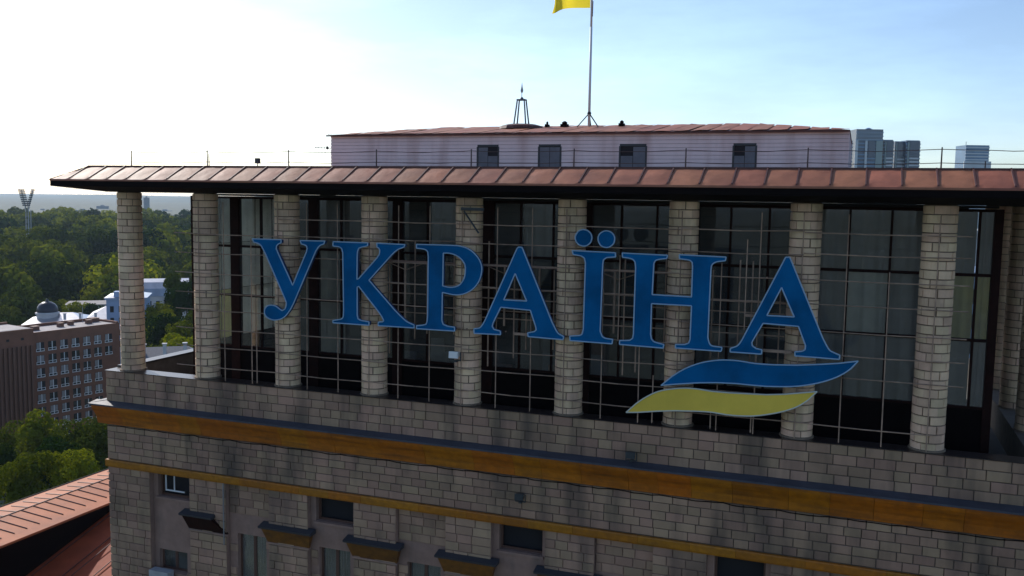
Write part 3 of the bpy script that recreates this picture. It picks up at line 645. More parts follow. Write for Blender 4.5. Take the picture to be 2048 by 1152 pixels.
MB().box((14.35, -.62, 6.58), (15.15, -.54, 6.68)).build('arm', DKMET, t); MB().tube((14.45, -.58, 6.56), (14.98, -.58, 5.85), .03).build('strut', DKMET, t)
t = empty('air_conditioner', (1.75, -.6, -8.1), 'white air conditioner box under the lowest left window', 'air conditioner')
MB().box((1.3, -.85, -8.28), (2.2, -.50, -7.68)).build('casing', GREYBOX, t)
MB().lathe([(.22, 0), (.22, .012)], (0, 0, 0), 18).build('fan_grille', DKMET, t).matrix_world = Matrix.Translation((1.6, -.852, -7.98)) @ Matrix.Rotation(R(90), 4, 'X')
MB().box((1.35, -.8, -8.33), (1.42, -.47, -8.285)).box((2.08, -.8, -8.33), (2.15, -.47, -8.285)).build('bracket', DKMET, t)

# ------------------------------------------------------------------ flagpole, lattice spire, antenna and posts on the roof
fp = empty('flagpole', (16.2, 8, 9.95), 'tall grey flagpole on a three-legged foot on the upper roof', 'flagpole')
MB().tube((16.2, 8, 9.95), (16.2, 8, 13.9), .055, .05, 10).tube((16.2, 8, 13.9), (16.2, 8, 17.2), .045, .035, 10).build('pole', WFRAME, fp, True)
for a in (R(-25), R(95), R(205)): MB().tube((16.2, 8, 10.48), (16.2+.5*math.cos(a), 8+.5*math.sin(a), 9.9), .024, .024, 6).build('leg', DKMET, fp)
MB().lathe([(.07, 0), (.09, .04), (.07, .1)], (16.2, 8, 10.43), 12).build('collar', DKMET, fp); MB().lathe([(.05, 0), (.07, .05), (.0, .12)], (16.2, 8, 17.2), 12).build('finial', GOLD, fp)
MB().path([(16.26, 7.96, 14.3), (16.27, 7.95, 14.9)], .012, 5).build('halyard', DKMET, fp)
def flag_part(name, za, zb, m, par=None):
    mb = MB(); nu, nv = 24, 8; vs = []
    for j in range(nv+1):
        for i in range(nu+1):
            u, v = i/nu, j/nv; z = za+(zb-za)*v
            dx = -1.62*u; wv = math.sin(u*7-z*.8)*.16*u+math.sin(u*13+z)*.05*u
            droop = -.10*u*u*(1 if u < .85 else 1)+.06*math.sin(u*5)*u
            if u > .8: dx += (u-.8)*.6*(math.sin(z*3)+.3)
            vs.append((16.14+dx, 8+wv-.25*u, z+droop))
    return mb.add(vs, [(j*(nu+1)+i, j*(nu+1)+i+1, (j+1)*(nu+1)+i+1, (j+1)*(nu+1)+i) for j in range(nv) for i in range(nu)]).build(name, m, par, smooth=True)
fl_e = empty('flag', (16.14, 8, 14.65), 'yellow and blue cloth flag flying left from the pole', 'flag')
flag_part('yellow_half', 14.65, 15.6, FLAGY, fl_e); flag_part('blue_half', 15.6, 16.55, FLAGB, fl_e)
sp = empty('roof_spire', (13.28, 8, 10.05), 'small green-grey four-legged lattice spire with a pointed finial on the upper roof', 'spire')
for sx, sy in ((-1, -1), (1, -1), (1, 1), (-1, 1)): MB().tube((13.28+.27*sx, 8+.2*sy, 9.98), (13.28+.15*sx, 8+.12*sy, 11.08), .033, .03, 6).build('leg', DOORG, sp)
MB().box((13.10, 7.85, 11.05), (13.46, 8.15, 11.10)).lathe([(.1, 0), (.06, .06), (.02, .1)], (13.28, 8, 11.1), 10).build('cap', DOORG, sp)
MB().lathe([(.014, 0), (.014, .25), (.055, .32), (.06, .38), (.03, .5), (.018, .58), (.0, .72)], (13.28, 8, 11.1), 10).build('finial', METAL, sp)
an = empty('television_antenna', (5.9, 5.05, 8.9), 'small grey rod antenna at the left end of the white attic wall', 'antenna')
MB().tube((5.98, 5.0, 8.95), (5.2, 5.0, 8.99), .016, .016, 5).build('boom', METAL, an)
for i, xx in enumerate((5.25, 5.4, 5.55, 5.7)): MB().tube((xx, 5.0, 8.8-.02*i), (xx-.05, 5.0, 9.17+.03*i), .009, .009, 5).build('element', METAL, an)
MB().box((5.78, 4.95, 8.9), (5.84, 5.05, 9.03)).build('clamp', DKMET, an)
for (xx, zz, hd, lb) in ((3.4, 8.5, 0, 'short bare rod beside a railing post on the left roof'), (5.6, 8.3, 1, 'dark box lamp on a short stalk at the left roof edge'), (29.9, 8.25, 0, 'short rod at the far right of the roof edge')):
    o = empty('roof_rod', (xx, .5, 7.95), lb, 'rod')
    MB().tube((xx, .5, 7.94), (xx, .5, zz), .02, .018, 6).build('stalk', DKMET, o)
    if hd: MB().box((xx-.07, .42, 8.14), (xx+.07, .58, 8.34)).build('lamp_head', DKMET, o)

# ------------------------------------------------------------------ lower red wing roofs to the left
wing = empty('hotel_wing', (-18, 20, GZ), 'lower hotel wing with seamed red metal roofs left of the tall block', 'building')
MB().box((-26, -1.0, GZ), (-.95, 46, -16.2)).box((-20.7, -.9, -16.2), (-17.0, 45.9, -12.45)).build('wall', FASCIA, wing)
WR = mat('wing_red_sheet', (.48, .15, .06), .68, var=.06, noise=(.8, .2), bump=(2, .3, .04), stain=((.22, .08, .05), .45, (.5, .5, .5)), spec=.25)
WR2 = mat('wing_dark_red_sheet', (.40, .08, .03), .7, noise=(.7, .25), bump=(2, .3, .04), stain=((.2, .04, .02), .5, (.5, .5, .5)), spec=.2)
up = MB().add([(-21.5, -1.5, -12.24), (-19.7, -1.5, -12.14), (-16.55, -1.5, -12.42), (-21.5, 46.5, -12.24), (-19.7, 46.5, -12.14), (-16.55, 46.5, -12.42), (-21.5, -1.5, -12.55), (-16.55, -1.5, -12.55), (-21.5, 46.5, -12.55), (-16.55, 46.5, -12.55)],
         [(0, 1, 4, 3), (1, 2, 5, 4), (2, 7, 9, 5), (6, 0, 3, 8), (6, 8, 9, 7), (0, 6, 7, 2, 1), (3, 4, 5, 9, 8)]).build('upper_roof', WR, wing)
MB().tube((-19.7, -1.5, -12.13), (-19.7, 46.5, -12.13), .035, .035, 6).build('ridge_seam', SEAM, up)
MB().box((-21.62, -1.5, -12.55), (-21.51, 46.5, -12.2)).build('gutter', FASCIA, up)
y = .2
while y < 46:
    MB().tube((-19.75, y, -12.125), (-21.05, y-.05, -12.2), .03, .03, 5).build('standing_seam', SEAM, up)
    MB().tube((-19.65, y+.3, -12.125), (-17.3, y+.32, -12.335), .036, .036, 5).build('standing_seam', SEAM, up); y += .86
def lz(y): return -13.75+.27*(y-13.9)
lo = MB().hexa([(-17.02, -1, lz(-1)-.3), (-.96, -1, lz(-1)-.3), (-.96, 17.5, lz(17.5)-.3), (-17.02, 17.5, lz(17.5)-.3), (-17.02, -1, lz(-1)), (-.96, -1, lz(-1)), (-.96, 17.5, lz(17.5)), (-17.02, 17.5, lz(17.5))]).build('lower_roof', WR2, wing)
for k in range(24):
    xx = -16.6+.62*k
    if xx < -1.2: MB().tube((xx, -.9, lz(-.9)+.012), (xx, 17.2-rng.uniform(0, 1.5), lz(16.5)+.012), .03, .03, 5).build('standing_seam', SEAM, lo)
# ------------------------------------------------------------------ ground
def ground_z(x, y):
    r = math.hypot(x-26.7, y+28.7); az = math.degrees(math.atan2(x-26.7, y+28.7))
    z = GZ-2
    hill = max(0, min(1, (r-380)/620)); hill = hill*hill*(3-2*hill)
    fall = max(0, min(1, (r-1150)/1200)); fall = fall*fall*(3-2*fall)
    z += 9*hill*(1-fall)
    z += 3*math.sin(x*.011)*math.cos(y*.013)*hill
    return z
c1 = [0, 40, 90, 150, 220, 300, 380, 450, 520, 590, 660, 730, 800, 880, 960, 1050, 1150, 1300, 1500, 1800, 2200, 2800, 3600, 5000, 8000, 14000]
cs = [-v for v in c1[:0:-1]]+c1
GMAT = mat('ground', (.075, .085, .05), .95, noise=(.02, .4))
vs = [(x+26, y-28, ground_z(x+26, y-28)) for y in cs for x in cs]; n = len(cs)
g = MB().add(vs, [(j*n+i, j*n+i+1, (j+1)*n+i+1, (j+1)*n+i) for j in range(n-1) for i in range(n-1)]).build('ground', GMAT, smooth=True)
tag(g, kind='structure')

# ------------------------------------------------------------------ trees
LEAF = leaf_mat('leaves', (.014, .034, .008), (.21, .23, .014)); BARK = mat('bark', (.09, .065, .05), .9, noise=(2, .3))
def crown_arrays(seed, n, rad, h, leaf, lobes=14):
    g = np.random.default_rng(seed)
    L = []
    for k in range(lobes):
        a = g.uniform(0, 2*np.pi); rr = rad*g.uniform(.2, .8); zz = h*g.uniform(.28, .84)
        sz = rad*g.uniform(.26, .52)*(1.15-.5*abs(zz/h-.45))
        L.append((rr*np.cos(a), rr*np.sin(a), zz, sz))
    L.append((0, 0, h*.86, rad*.42)); L.append((0, 0, h*.5, rad*.62))
    L = np.array(L); pr_ = L[:, 3]**2; idx = g.choice(len(L), n, p=pr_/pr_.sum())
    d = g.normal(size=(n, 3)); d[:, 2] = d[:, 2]*.85+.25; d /= np.linalg.norm(d, axis=1)[:, None]
    c = L[idx, :3]+d*L[idx, 3:4]*g.uniform(.80, 1.06, (n, 1))
    nn = d+g.normal(size=(n, 3))*.28; nn /= np.linalg.norm(nn, axis=1)[:, None]
    t = np.cross(nn, g.normal(size=(n, 3))); t /= np.linalg.norm(t, axis=1)[:, None]; b = np.cross(nn, t)
    s = leaf*g.uniform(.6, 1.35, (n, 1))
    v = np.stack([c-t*s*.5-b*s*.35, c+t*s*.5-b*s*.45, c+t*s*.42+b*s*.5, c-t*s*.55+b*s*.38], 1)
    return v.reshape(-1, 3)
def quads_mesh(name, v, m, tint=None):
    nq = len(v)//4; me = bpy.data.meshes.new(name)
    me.vertices.add(len(v)); me.vertices.foreach_set('co', v.astype(np.float32).ravel())
    me.loops.add(len(v)); me.loops.foreach_set('vertex_index', np.arange(len(v), dtype=np.int32))
    me.polygons.add(nq); me.polygons.foreach_set('loop_start', np.arange(0, 4*nq, 4, dtype=np.int32))
    me.update(calc_edges=True); me.materials.append(m)
    if tint is not None:
        at = me.attributes.new('tint', 'FLOAT', 'POINT'); at.data.foreach_set('value', np.asarray(tint, np.float32))
    return me
def trunk_mesh(seed, h, r):
    q = random.Random(seed); mb = MB(); mb.tube((0, 0, -.5), (0, 0, h*.45), r, r*.7, 7).tube((0, 0, h*.45), (q.uniform(-.3, .3), q.uniform(-.3, .3), h*.8), r*.7, r*.25, 6)
    for k in range(5):
        a = q.uniform(0, 6.28); z = h*q.uniform(.3, .55); l = h*q.uniform(.2, .33)
        mb.tube((0, 0, z), (math.cos(a)*l, math.sin(a)*l, z+l*.9), r*.4, r*.12, 5)
    return mb.mesh('trunk', BARK)
def make_kind(seed, n, rad, h, leaf): return (quads_mesh('crown', crown_arrays(seed, n, rad, h, leaf)+np.array([0, 0, 0]), LEAF), trunk_mesh(seed, h, .018*h))
near_k = [make_kind(11+i, 7000, 5.6+.5*i, 15+i, .42) for i in range(3)]
mid_k = [make_kind(31+i, 2600, 7.2+.6*i, 15+1.2*i, .85) for i in range(4)]
def place_tree(kind, loc, s, label, group):
    t = empty('broadleaf_tree', loc, label, 'tree', group); a = rng.uniform(0, 6.28)
    for nm, me in (('crown', kind[0]), ('trunk', kind[1])):
        o = bpy.data.objects.new(nm, me); COL.objects.link(o); o.parent = t; o.rotation_euler = (0, 0, a); o.scale = (s, s, s)
def at(px, py, dep):
    return CAM+(_f+_r2*((px-1024)/1852.16)-_u2*((py-576)/1852.16))*dep
# near trees below the brown block
NT = [(75, 818, 172, 1.05, 0, 'big rounded dark green tree in front of the brown office block'),
      (110, 872, 140, .62, 1, 'small bright yellow-green tree in front of the big dark tree'),
      (178, 835, 160, .80, 2, 'dark green tree beside the corner of the hotel wall'),
      (5, 885, 138, .66, 0, 'bright green tree cut by the left edge of the picture'),
      (30, 842, 178, .95, 2, 'dark tree at left, partly behind the bright green one'),
      (215, 815, 185, .9, 1, 'dark green tree showing behind the hotel corner'),
      (140, 900, 128, .55, 2, 'low dark tree just above the red wing roof'),
      (50, 905, 125, .55, 1, 'low shaded tree between the bright trees and the red wing roof')]
for px, py, dep, s, k, lb in NT:
    p = at(px, py, dep); h = (15+k)*s*1.02
    place_tree(near_k[k], (p.x, p.y, p.z-h), s, lb, None)
# trees around the light buildings
MT = [(350, 545, 330), (372, 560, 300), (330, 625, 270), (365, 640, 262), (300, 650, 285), (345, 665, 240), (385, 620, 270), (390, 670, 235), (310, 690, 225), (20, 590, 400), (60, 585, 420), (5, 610, 370), (130, 580, 430), (180, 575, 430), (220, 575, 440), (30, 630, 350), (350, 580, 400), (300, 560, 470), (285, 608, 305), (318, 603, 310), (348, 600, 315), (300, 632, 290), (335, 618, 300), (150, 602, 372), (185, 606, 368)]
for i, (px, py, dep) in enumerate(MT):
    p = at(px, py, dep); k = i % 4; s = rng.uniform(.6, .8)
    place_tree(mid_k[k], (p.x, p.y, p.z-(16+1.2*k)*s), s, 'dark broadleaf tree standing close around the pale domed and blue buildings', 'trees around the pale buildings')
# wooded park: the largest ones are trees of their own, the rest one mass
cand = []
r = 440.0
q = random.Random(5)
while r < 1500:
    sp_ = 15.5+r*.005; az = -62.0
    while az < -26:
        a = R(az+q.uniform(-.3, .3)); rr = r+q.uniform(-.5, .5)*sp_
        cand.append((26.7+rr*math.sin(a), -28.7+rr*math.cos(a), rr)); az += math.degrees(sp_/r)
    r += sp_*.95
keep = []
for (x, y, rr) in cand:
    if q.random() < .12: continue
    keep.append((x, y, rr))
keep.sort(key=lambda t: t[2])
far_v = [crown_arrays(60+i, 600, 8.2, 15, 1.5, 11) for i in range(5)]
big = [t for t in keep if -53 < math.degrees(math.atan2(t[0]-26.7, t[1]+28.7)) < -38][:140]
bigset = set(big); V = []; T = []
for (x, y, rr) in keep:
    z = ground_z(x, y); s = q.choice((.8, 1.0, 1.2, 1.4, 1.75, 2.0))*q.uniform(.9, 1.1)
    if (x, y, rr) in bigset:
        place_tree(mid_k[q.randrange(4)], (x, y, z), s*.95, 'broadleaf tree among many on the near slope of the wooded park', 'trees on the near slope of the park')
    else:
        v = far_v[q.randrange(5)]; a = q.uniform(0, 6.28); c_, s_ = math.cos(a)*s, math.sin(a)*s
        V.append(np.stack([v[:, 0]*c_-v[:, 1]*s_+x, v[:, 0]*s_+v[:, 1]*c_+y, v[:, 2]*s+z], 1)); T.append(np.full(len(v), q.random()))
fo = obj('far_woodland', quads_mesh('far_woodland', np.concatenate(V), LEAF, np.concatenate(T)))
tag(fo, 'dense green woodland covering the hillside up to the horizon', 'woodland', kind='stuff')

# ------------------------------------------------------------------ brown office block
BRN = mat('brown_brick', (.21, .088, .052), .85, noise=(.6, .2), var=.0); ROOFG = mat('grey_roof', (.30, .27, .27), .8, noise=(.3, .25)); FIN = mat('brown_fin', (.17, .078, .05), .8)
bo = empty('office_block', (-166, 160, GZ-2), 'brown brick office block with rows of white-framed windows', 'building')
O = Vector((-164.6, 142.7, 0)); E1 = Vector((.211, .977, 0)); NN = Vector((.977, -.211, 0))
BM = Matrix(((E1.x, -NN.x, 0, O.x), (E1.y, -NN.y, 0, O.y), (0, 0, 1, 0), (0, 0, 0, 1)))   # local x along face, y into the block, z up
def loc_build(mb, name, m, par):
    mb.v = [tuple(BM @ Vector(p)) for p in mb.v]; return mb.build(name, m, par)
RT = -28.5
loc_build(MB().box((0, 0, GZ-2), (24.5, 11, RT)).box((0, 10.5, RT), (24.5, 11, RT+.8)).box((23.9, .5, RT), (24.5, 10.5, RT+.6)).box((0, 0, RT), (24.5, .4, RT+.25)), 'wall', BRN, bo)
loc_build(MB().box((.1, .45, RT+.01), (23.8, 10.4, RT+.1)), 'roof', ROOFG, bo)
loc_build(MB().box((-16, -1.2, GZ-2), (0, 11, RT+1.5)).box((-16, 10.5, RT+1.5), (0, 11, RT+2.1)), 'stair_block', BRN, bo)
loc_build(MB().box((-15.9, -.8, RT+1.51), (-.3, 10.4, RT+1.58)), 'roof', ROOFG, bo)
for k in range(14): loc_build(MB().box((-15.6+1.12*k, -1.75, GZ), (-15.1+1.12*k, -1.2, RT-2.6)), 'fin', FIN, bo)
for k in range(4): loc_build(MB().box((-14+3.6*k, -1.24, RT-1.1), (-13.3+3.6*k, -1.2, RT-.5)), 'vent', DARK, bo)
for i in range(7):
    for j in range(8):
        x0 = 1.2+3.15*i; z0 = RT-4.6-3.3*j
        if j > 1 and i == 6: continue
        wn = loc_build(MB().box((x0, -.02, z0), (x0+2.1, .05, z0+2.2)), 'window', DARK, bo)
        fr = MB(); fy = -.10
        fr.box((x0-.05, fy, z0-.1), (x0+2.15, -.021, z0+.06)).box((x0+.95, fy, z0+.06), (x0+1.13, -.021, z0+2.2)).box((x0, fy, z0+.5), (x0+.95, -.021, z0+.62)).box((x0+1.13, fy, z0+.5), (x0+2.1, -.021, z0+.62)).box((x0, fy, z0+.06), (x0+.09, -.021, z0+.5)).box((x0+2.0, fy, z0+.06), (x0+2.1, -.021, z0+.5))
        loc_build(fr, 'window_frame', WFRAME, wn)
        if rng.random() < .45+.1*(j > 1): loc_build(MB().box((x0+.1, -.06, z0+.62), (x0+rng.choice((.95, 2.0)), -.03, z0+2.15)), 'blind', CONC, wn)
        else: loc_build(MB().box((x0+.05, -.05, z0+.62), (x0+2.05, -.045, z0+2.18)), 'pane', DGLASS, wn)
for k, (xx, yy, ss) in enumerate(((3, 4, 1.6), (10.5, 5, 1.3), (14, 6, 1.2), (18.5, 5, 1.3), (21, 7, 2.2))):
    loc_build(MB().box((xx, yy, RT+.1), (xx+ss, yy+ss, RT+1.0)).box((xx-.1, yy-.1, RT+1.0), (xx+ss+.1, yy+ss+.1, RT+1.15)), 'roof_vent', FIN, bo)
loc_build(MB().tube((19, 8, RT), (19, 8, RT+4.5), .07), 'aerial', METAL, bo)

# ------------------------------------------------------------------ pale buildings behind it
PALE = mat('pale_render', (.58, .55, .54), .8, noise=(.3, .12)); PBLUE = mat('pale_blue_render', (.30, .40, .58), .8, noise=(.3, .1)); ZINC = mat('zinc_sheet', (.48, .48, .5), .28, metal=.75, noise=(.25, .2))
DOME = mat('dark_dome', (.03, .03, .045), .35, metal=.3)
def yawed(cx, cy, ang):
    return Matrix.Translation((cx, cy, 0)) @ Matrix.Rotation(ang, 4, 'Z')
def lb(M_, mb, name, m, par, smooth=False):
    mb.v = [tuple(M_ @ Vector(p)) for p in mb.v]; return mb.build(name, m, par, smooth)
c = at(95, 628, 330); A = R(38)
dm = empty('domed_building', (c.x, c.y, GZ), 'pale building with a dark round dome and shining grey metal roofs', 'building'); MX = yawed(c.x, c.y, A)
lb(MX, MB().lathe([(3.6, -12), (3.6, 0), (4.0, .1), (4.0, .6), (3.5, .8)], (0, 0, c.z), 20), 'drum', PALE, dm)
lb(MX, MB().lathe([(3.4, .8), (3.55, 1.4), (3.3, 2.6), (2.6, 3.6), (1.5, 4.3), (.5, 4.6), (.35, 5.2), (.1, 5.6)], (0, 0, c.z), 20), 'dome', DOME, dm, True)
lb(MX, MB().box((-6, -8, GZ-2), (26, 12, c.z-2.6)), 'wall', PALE, dm)
lb(MX, MB().add([(-7, -9, c.z-2.6), (14, -9, c.z-2.6), (14, 13, c.z-2.6), (-7, 13, c.z-2.6), (2, 2, c.z+.2), (8, 2, c.z+.2)], [(0, 1, 5, 4), (1, 2, 5), (2, 3, 4, 5), (3, 0, 4), (0, 3, 2, 1)]), 'roof', ZINC, dm)
lb(MX, MB().add([(13, -7, c.z-1.4), (33, -7, c.z-1.4), (33, 16, c.z-1.4), (13, 16, c.z-1.4), (19, 5, c.z+2.0), (28, 5, c.z+2.0)], [(0, 1, 5, 4), (1, 2, 5), (2, 3, 4, 5), (3, 0, 4), (0, 3, 2, 1)]).box((14, -6, GZ), (32, 15, c.z-1.45)), 'roof', ZINC, dm)
for k in range(3): lb(MX, MB().box((6+5*k, -6, c.z-1.5), (6.8+5*k, -5.2, c.z+.6)).box((5.85+5*k, -6.15, c.z+.6), (6.95+5*k, -5.05, c.z+.85)), 'chimney', PALE, dm)
c = at(235, 600, 300)
bl = empty('pale_blue_building', (c.x, c.y, GZ), 'narrow pale blue rendered building behind the brown block', 'building'); MX = yawed(c.x, c.y, R(36))
lb(MX, MB().box((-3.4, 0, GZ-2), (8.5, 14, c.z)).box((-3.8, -.4, c.z), (8.9, 14.4, c.z+.7)).box((-1.2, .6, c.z+.7), (2.2, 4, c.z+2.6)).box((2.2, -.2, GZ), (3.0, 0, c.z)), 'wall', PBLUE, bl)
lb(MX, MB().add([(-4, -.6, c.z+.71), (9.1, -.6, c.z+.71), (9.1, 14.6, c.z+.71), (-4, 14.6, c.z+.71), (2.5, 7, c.z+2.4)], [(0, 1, 4), (1, 2, 4), (2, 3, 4), (3, 0, 4)]), 'roof', ZINC, bl)
for i in range(2):
    for j in range(4): lb(MX, MB().box((-2.3+2.6*i, -.05, c.z-4-3.8*j), (-1.2+2.6*i, .02, c.z-2-3.8*j)), 'window', DARK, bl)
c = at(310, 592, 400)
wh = empty('white_roofed_hall', (c.x, c.y, GZ), 'long pale hall with a big curved whitish metal roof', 'building'); MX = yawed(c.x, c.y, R(40))
pf = [(-2, 0), (0, 3.2), (4, 5.6), (9, 6.8), (14, 6.2), (18, 4.5), (20, 2.5), (20, 0)]
lb(MX, MB().prism_x([(y, c.z+z) for y, z in pf][::-1], -11, 14), 'roof', ZINC, wh)
lb(MX, MB().box((-10.5, -1.4, GZ), (13.5, 19.5, c.z-.02)), 'wall', PALE, wh)
for k in range(7): lb(MX, MB().box((-9.5+3.3*k, -1.46, c.z-5), (-8+3.3*k, -1.38, c.z-2)), 'window', DARK, wh)
c = at(205, 585, 380)
an2 = empty('pale_annexe', (c.x, c.y, GZ), 'low pale annexe with grey flat roof between dome and curved hall', 'building'); MX = yawed(c.x, c.y, R(38))
lb(MX, MB().box((-14, 0, GZ), (14, 14, c.z-5.2)).box((9, 2, c.z-5.2), (16, 9, c.z-3)), 'wall', PALE, an2); lb(MX, MB().box((-14.6, -.6, c.z-5.19), (8.9, 14.6, c.z-4.8)), 'roof', CONC, an2)
c = at(330, 705, 215)
ho = empty('low_house', (c.x, c.y, GZ), 'low dark-roofed house with pale chimneys seen past the corner column', 'house'); MX = yawed(c.x, c.y, R(40))
lb(MX, MB().box((-8, 0, GZ-2), (8, 10, c.z-2)), 'wall', PALE, ho)
lb(MX, MB().add([(-8.5, -.5, c.z-2), (8.5, -.5, c.z-2), (8.5, 10.5, c.z-2), (-8.5, 10.5, c.z-2), (-5, 5, c.z+.6), (5, 5, c.z+.6)], [(0, 1, 5, 4), (1, 2, 5), (2, 3, 4, 5), (3, 0, 4)]), 'roof', DOORG, ho)
for k in range(3): lb(MX, MB().box((-5+4.5*k, 2, c.z-1), (-4.2+4.5*k, 2.8, c.z+1.6)).box((-5.15+4.5*k, 1.85, c.z+1.6), (-4.05+4.5*k, 2.95, c.z+1.8)), 'chimney', PALE, ho)

# ------------------------------------------------------------------ stadium mast
c = at(54, 455, 750)
ms = empty('floodlight_mast', (c.x, c.y, c.z-18), 'tall V-shaped stadium floodlight mast rising from the wood', 'mast')
for s, w_ in ((-1, 3.4), (1, 1.7)):
    tp = at(54+s*11, 382, 750); b0 = Vector((c.x, c.y, c.z-18))
    kn = at(54, 420, 750)
    MB().tube(b0+Vector((s*1.2, 0, 0)), kn+Vector((s*1.2, 0, 0)), .55, .45, 6).tube(kn+Vector((s*1.2, 0, 0)), tp, .5, .4, 6).tube(b0+Vector((s*1.2, 2.5, 0)), kn+Vector((s*1.2, 2.5, 0)), .45, .4, 6).build('leg', METAL, ms)
    mb = MB()
    for k in range(9):
        u = k/8; p = kn.lerp(tp, .25+.8*u); mb.box((p.x-w_*.9, p.y-.4, p.z-.55), (p.x+w_*.9, p.y+.4, p.z+.55))
    stuff(mb.build('lamp_rack', DKMET, ms))
mb = MB()
for k in range(8):
    z = c.z-16+k*4.6; mb.tube((c.x-1.2, c.y, z), (c.x+1.2, c.y+2.5, z+4.6), .18, .18, 5).tube((c.x+1.2, c.y, z), (c.x-1.2, c.y+2.5, z+4.6), .18, .18, 5)
stuff(mb.build('lattice', DKMET, ms))

# ------------------------------------------------------------------ towers at right
TB = mat('tower_blue', (.07, .17, .30), .3, noise=(.05, .2)); TW = mat('tower_pale', (.52, .55, .57), .6, noise=(.05, .15)); TG = mat('tower_glass', (.012, .035, .085), .2); TGR = mat('tower_green', (.22, .28, .27), .4)
def tower(name, px0, px1, ytop, dep, label, kind, depth=22):
    a = at(px0, ytop, dep); b = at(px1, ytop, dep); wdt = (Vector((b.x, b.y, 0))-Vector((a.x, a.y, 0))).length; ang = math.atan2(b.y-a.y, b.x-a.x)
    t = empty(name, ((a.x+b.x)/2, (a.y+b.y)/2, GZ), label, 'tower', None); M_ = yawed(a.x, a.y, ang); zt = a.z
    def q(mb, nm, m): return lb(M_, mb, nm, m, t)
    q(MB().box((.4, .4, GZ-4), (wdt-.4, depth, zt)), 'wall', TG if kind != 'far' else TB)
    fh = 3.6; nf = int((zt+30)/fh); fb = MB()
    for k in range(nf):
        z = zt-fh*(k+1); fb.box((.0, .0, z), (wdt, .4, z+(1.3 if kind != 'far' else 1.6)))
    stuff(q(fb, 'floor_band', TB if kind != 'far' else TW))
    if kind == 'main':
        sc = MB()
        for k in range(7):
            for j in range(14): sc.box((wdt*(j+.15+.35*(k % 2))/14.5, -.3, zt-10.3+1.45*k), (wdt*(j+.55+.35*(k % 2))/14.5, -.02, zt-9.5+1.45*k))
        stuff(q(sc, 'lattice_crown', TW)); q(MB().lathe([(3.2, 0), (3, 1), (1, 1.9)], (wdt*.55, 8, zt), 12), 'roof_cap', TB)
        q(MB().box((-.6, -.6, GZ), (2.2, -.05, zt-10.6)), 'pale_fin', TW); q(MB().box((wdt*.34, -.9, GZ), (wdt*.42, -.05, zt-11)), 'pale_fin', TW)
        for k in range(5): q(MB().lathe([(1.7, 0), (1.7, .3)], (0, 0, 0), 14), 'round_window', DARK).matrix_world = Matrix.Translation(M_ @ Vector((wdt*.25, -.5, zt-16-6.2*k))) @ Matrix.Rotation(ang, 4, 'Z') @ Matrix.Rotation(R(90), 4, 'X')
        q(MB().box((wdt*.46, -.7, zt-27), (wdt*.7, -.05, zt-11.5)), 'bay', TG); q(MB().box((wdt*.74, -.6, GZ), (wdt*.98, -.05, zt-11)), 'side_fin', TGR)
    if kind == 'mid':
        q(MB().box((wdt*.1, -.5, GZ), (wdt*.22, -.02, zt-1)), 'pale_fin', TGR); q(MB().box((wdt*.25, -.7, zt-14), (wdt*.9, -.02, zt-1)), 'top_panel', TG); q(MB().box((.5, 2, zt), (wdt-.5, 14, zt+.9)), 'roof', TB)
        lp = MB()
        for k in range(8): lp.box((wdt*.25, -.55, zt-18-3.4*k), (wdt*.9, -.02, zt-16.4-3.4*k))
        stuff(q(lp, 'balcony', TW)); 
    if kind == 'far':
        q(MB().box((-1.5, -1.2, GZ), (wdt+2.2, -.05, zt-19)), 'podium', TW); q(MB().tube((.5, 1, zt), (.5, 1, zt+4), .3), 'mast', DKMET)
    return t
tower('glass_tower', 1713, 1768, 258, 900, 'tallest blue glass tower with lattice crown behind the right roof end', 'main')
tower('glass_tower', 1698, 1713.5, 281, 915, 'slim lower blue tower touching the end of the white attic wall', 'plain')
tower('glass_tower', 1768.5, 1789, 281, 905, 'narrow blue tower with panelled top right of the tallest tower', 'mid')
tower('glass_tower', 1790, 1812, 284, 930, 'dark blue tower with balconies in the middle of the cluster', 'mid')
tower('glass_tower', 1813, 1842, 282, 925, 'rounded-off blue tower at the right end of the cluster', 'mid')
tower('striped_tower', 1932, 1980, 290, 1100, 'lone blue striped tower on a paler base at far right', 'far', 26)

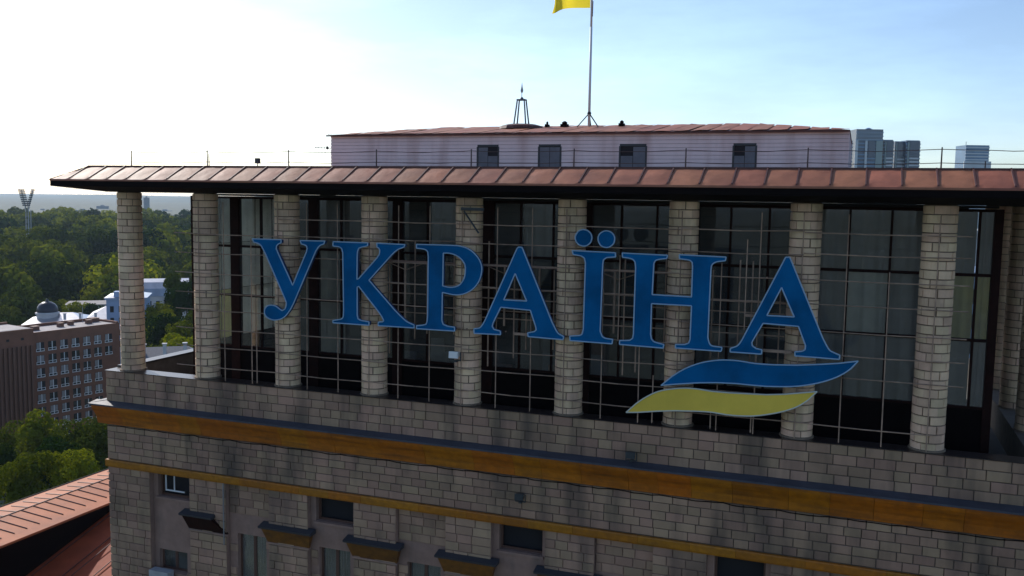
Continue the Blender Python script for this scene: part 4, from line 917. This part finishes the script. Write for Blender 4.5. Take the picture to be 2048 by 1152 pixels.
# ------------------------------------------------------------------ far skyline in the haze, hills
HM = mat('far_hill', (.06, .08, .06), .95); FB = mat('far_block', (.2, .22, .25), .8)
hv = []; hf = []; m = 90
for i in range(m+1):
    az = R(-80+110*i/m)
    for rr, zz in ((6500, -62), (8500, -70+24*math.sin(i*.23)+12*math.sin(i*.61)), (11500, -52+26*math.sin(i*.19+1)+16*math.sin(i*.7)), (13500, -62)):
        hv.append((26.7+rr*math.sin(az), -28.7+rr*math.cos(az), zz))
for i in range(m):
    for k in range(3): hf.append((i*4+k, i*4+4+k, i*4+5+k, i*4+1+k))
h = MB().add(hv, hf).build('hills', HM, smooth=True); tag(h, kind='structure')
fc = [(293, 395, 2600, 18, 'lone hazy high-rise on the horizon between the corner columns'), (120, 418, 3000, 60, 'hazy slab block on the horizon right of the stadium mast'), (205, 412, 3100, 44, 'hazy block on the horizon just left of the corner column'), (330, 421, 2900, 50, 'low hazy block on the horizon right of the lone high-rise'), (85, 420, 2800, 40, 'low hazy block on the horizon beside the stadium mast'), (165, 420, 2700, 50, 'wide low hazy block on the horizon left of the corner column')]
for px, py, dep, wd, lbel in fc:
    c = at(px, py, dep*1.15); t = empty('high_rise', (c.x, c.y, GZ), lbel, 'high-rise', None); M_ = yawed(c.x, c.y, R(45))
    lb(M_, MB().box((-wd/2, 0, GZ-4), (wd/2, 30, c.z)).box((-wd/6, 4, c.z), (wd/6, 12, c.z+4)), 'wall', FB, t)
    wb = MB()
    for k in range(12): wb.box((-wd/2+1, -.3, c.z-4-4*k), (wd/2-1, -.02, c.z-2.4-4*k))
    stuff(lb(M_, wb, 'window_band', TG, t))
# buildings seen through the right-hand gallery
for i, (px, ytop, dep, m_, lbel) in enumerate(((2026, 470, 160, PALE, 'pale building glimpsed through the right end of the colonnade'), (2070, 560, 120, PBLUE, 'pale blue building beyond the right edge of the colonnade'))):
    c = at(px, ytop, dep); t = empty('apartment_building', (c.x, c.y, GZ), lbel, 'building'); M_ = yawed(c.x, c.y, R(-10))
    lb(M_, MB().box((-9, 0, GZ-2), (9, 14, c.z)).box((-9.4, -.4, c.z), (9.4, 14.4, c.z+.6)), 'wall', m_, t)
    for a_ in range(5):
        for b_ in range(8): lb(M_, MB().box((-8+3.4*a_, -.05, c.z-3.6-3.4*b_), (-6.4+3.4*a_, .03, c.z-1.6-3.4*b_)), 'window', DARK, t)

# ------------------------------------------------------------------ haze
hz = MB().box((-14500, -14500, GZ-12), (14500, 14500, 96)).build('haze', [], None)
hm = bpy.data.materials.new('haze'); hm.use_nodes = True; t = hm.node_tree; t.nodes.clear()
o = t.nodes.new('ShaderNodeOutputMaterial'); pv = t.nodes.new('ShaderNodeVolumePrincipled')
pv.inputs['Color'].default_value = (.62, .82, 1, 1); pv.inputs['Density'].default_value = 5.2e-5; pv.inputs['Anisotropy'].default_value = .2
t.links.new(pv.outputs[0], o.inputs['Volume']); hz.data.materials.append(hm)
tag(hz, 'pale bluish haze hanging over the distant city', 'haze', kind='stuff')
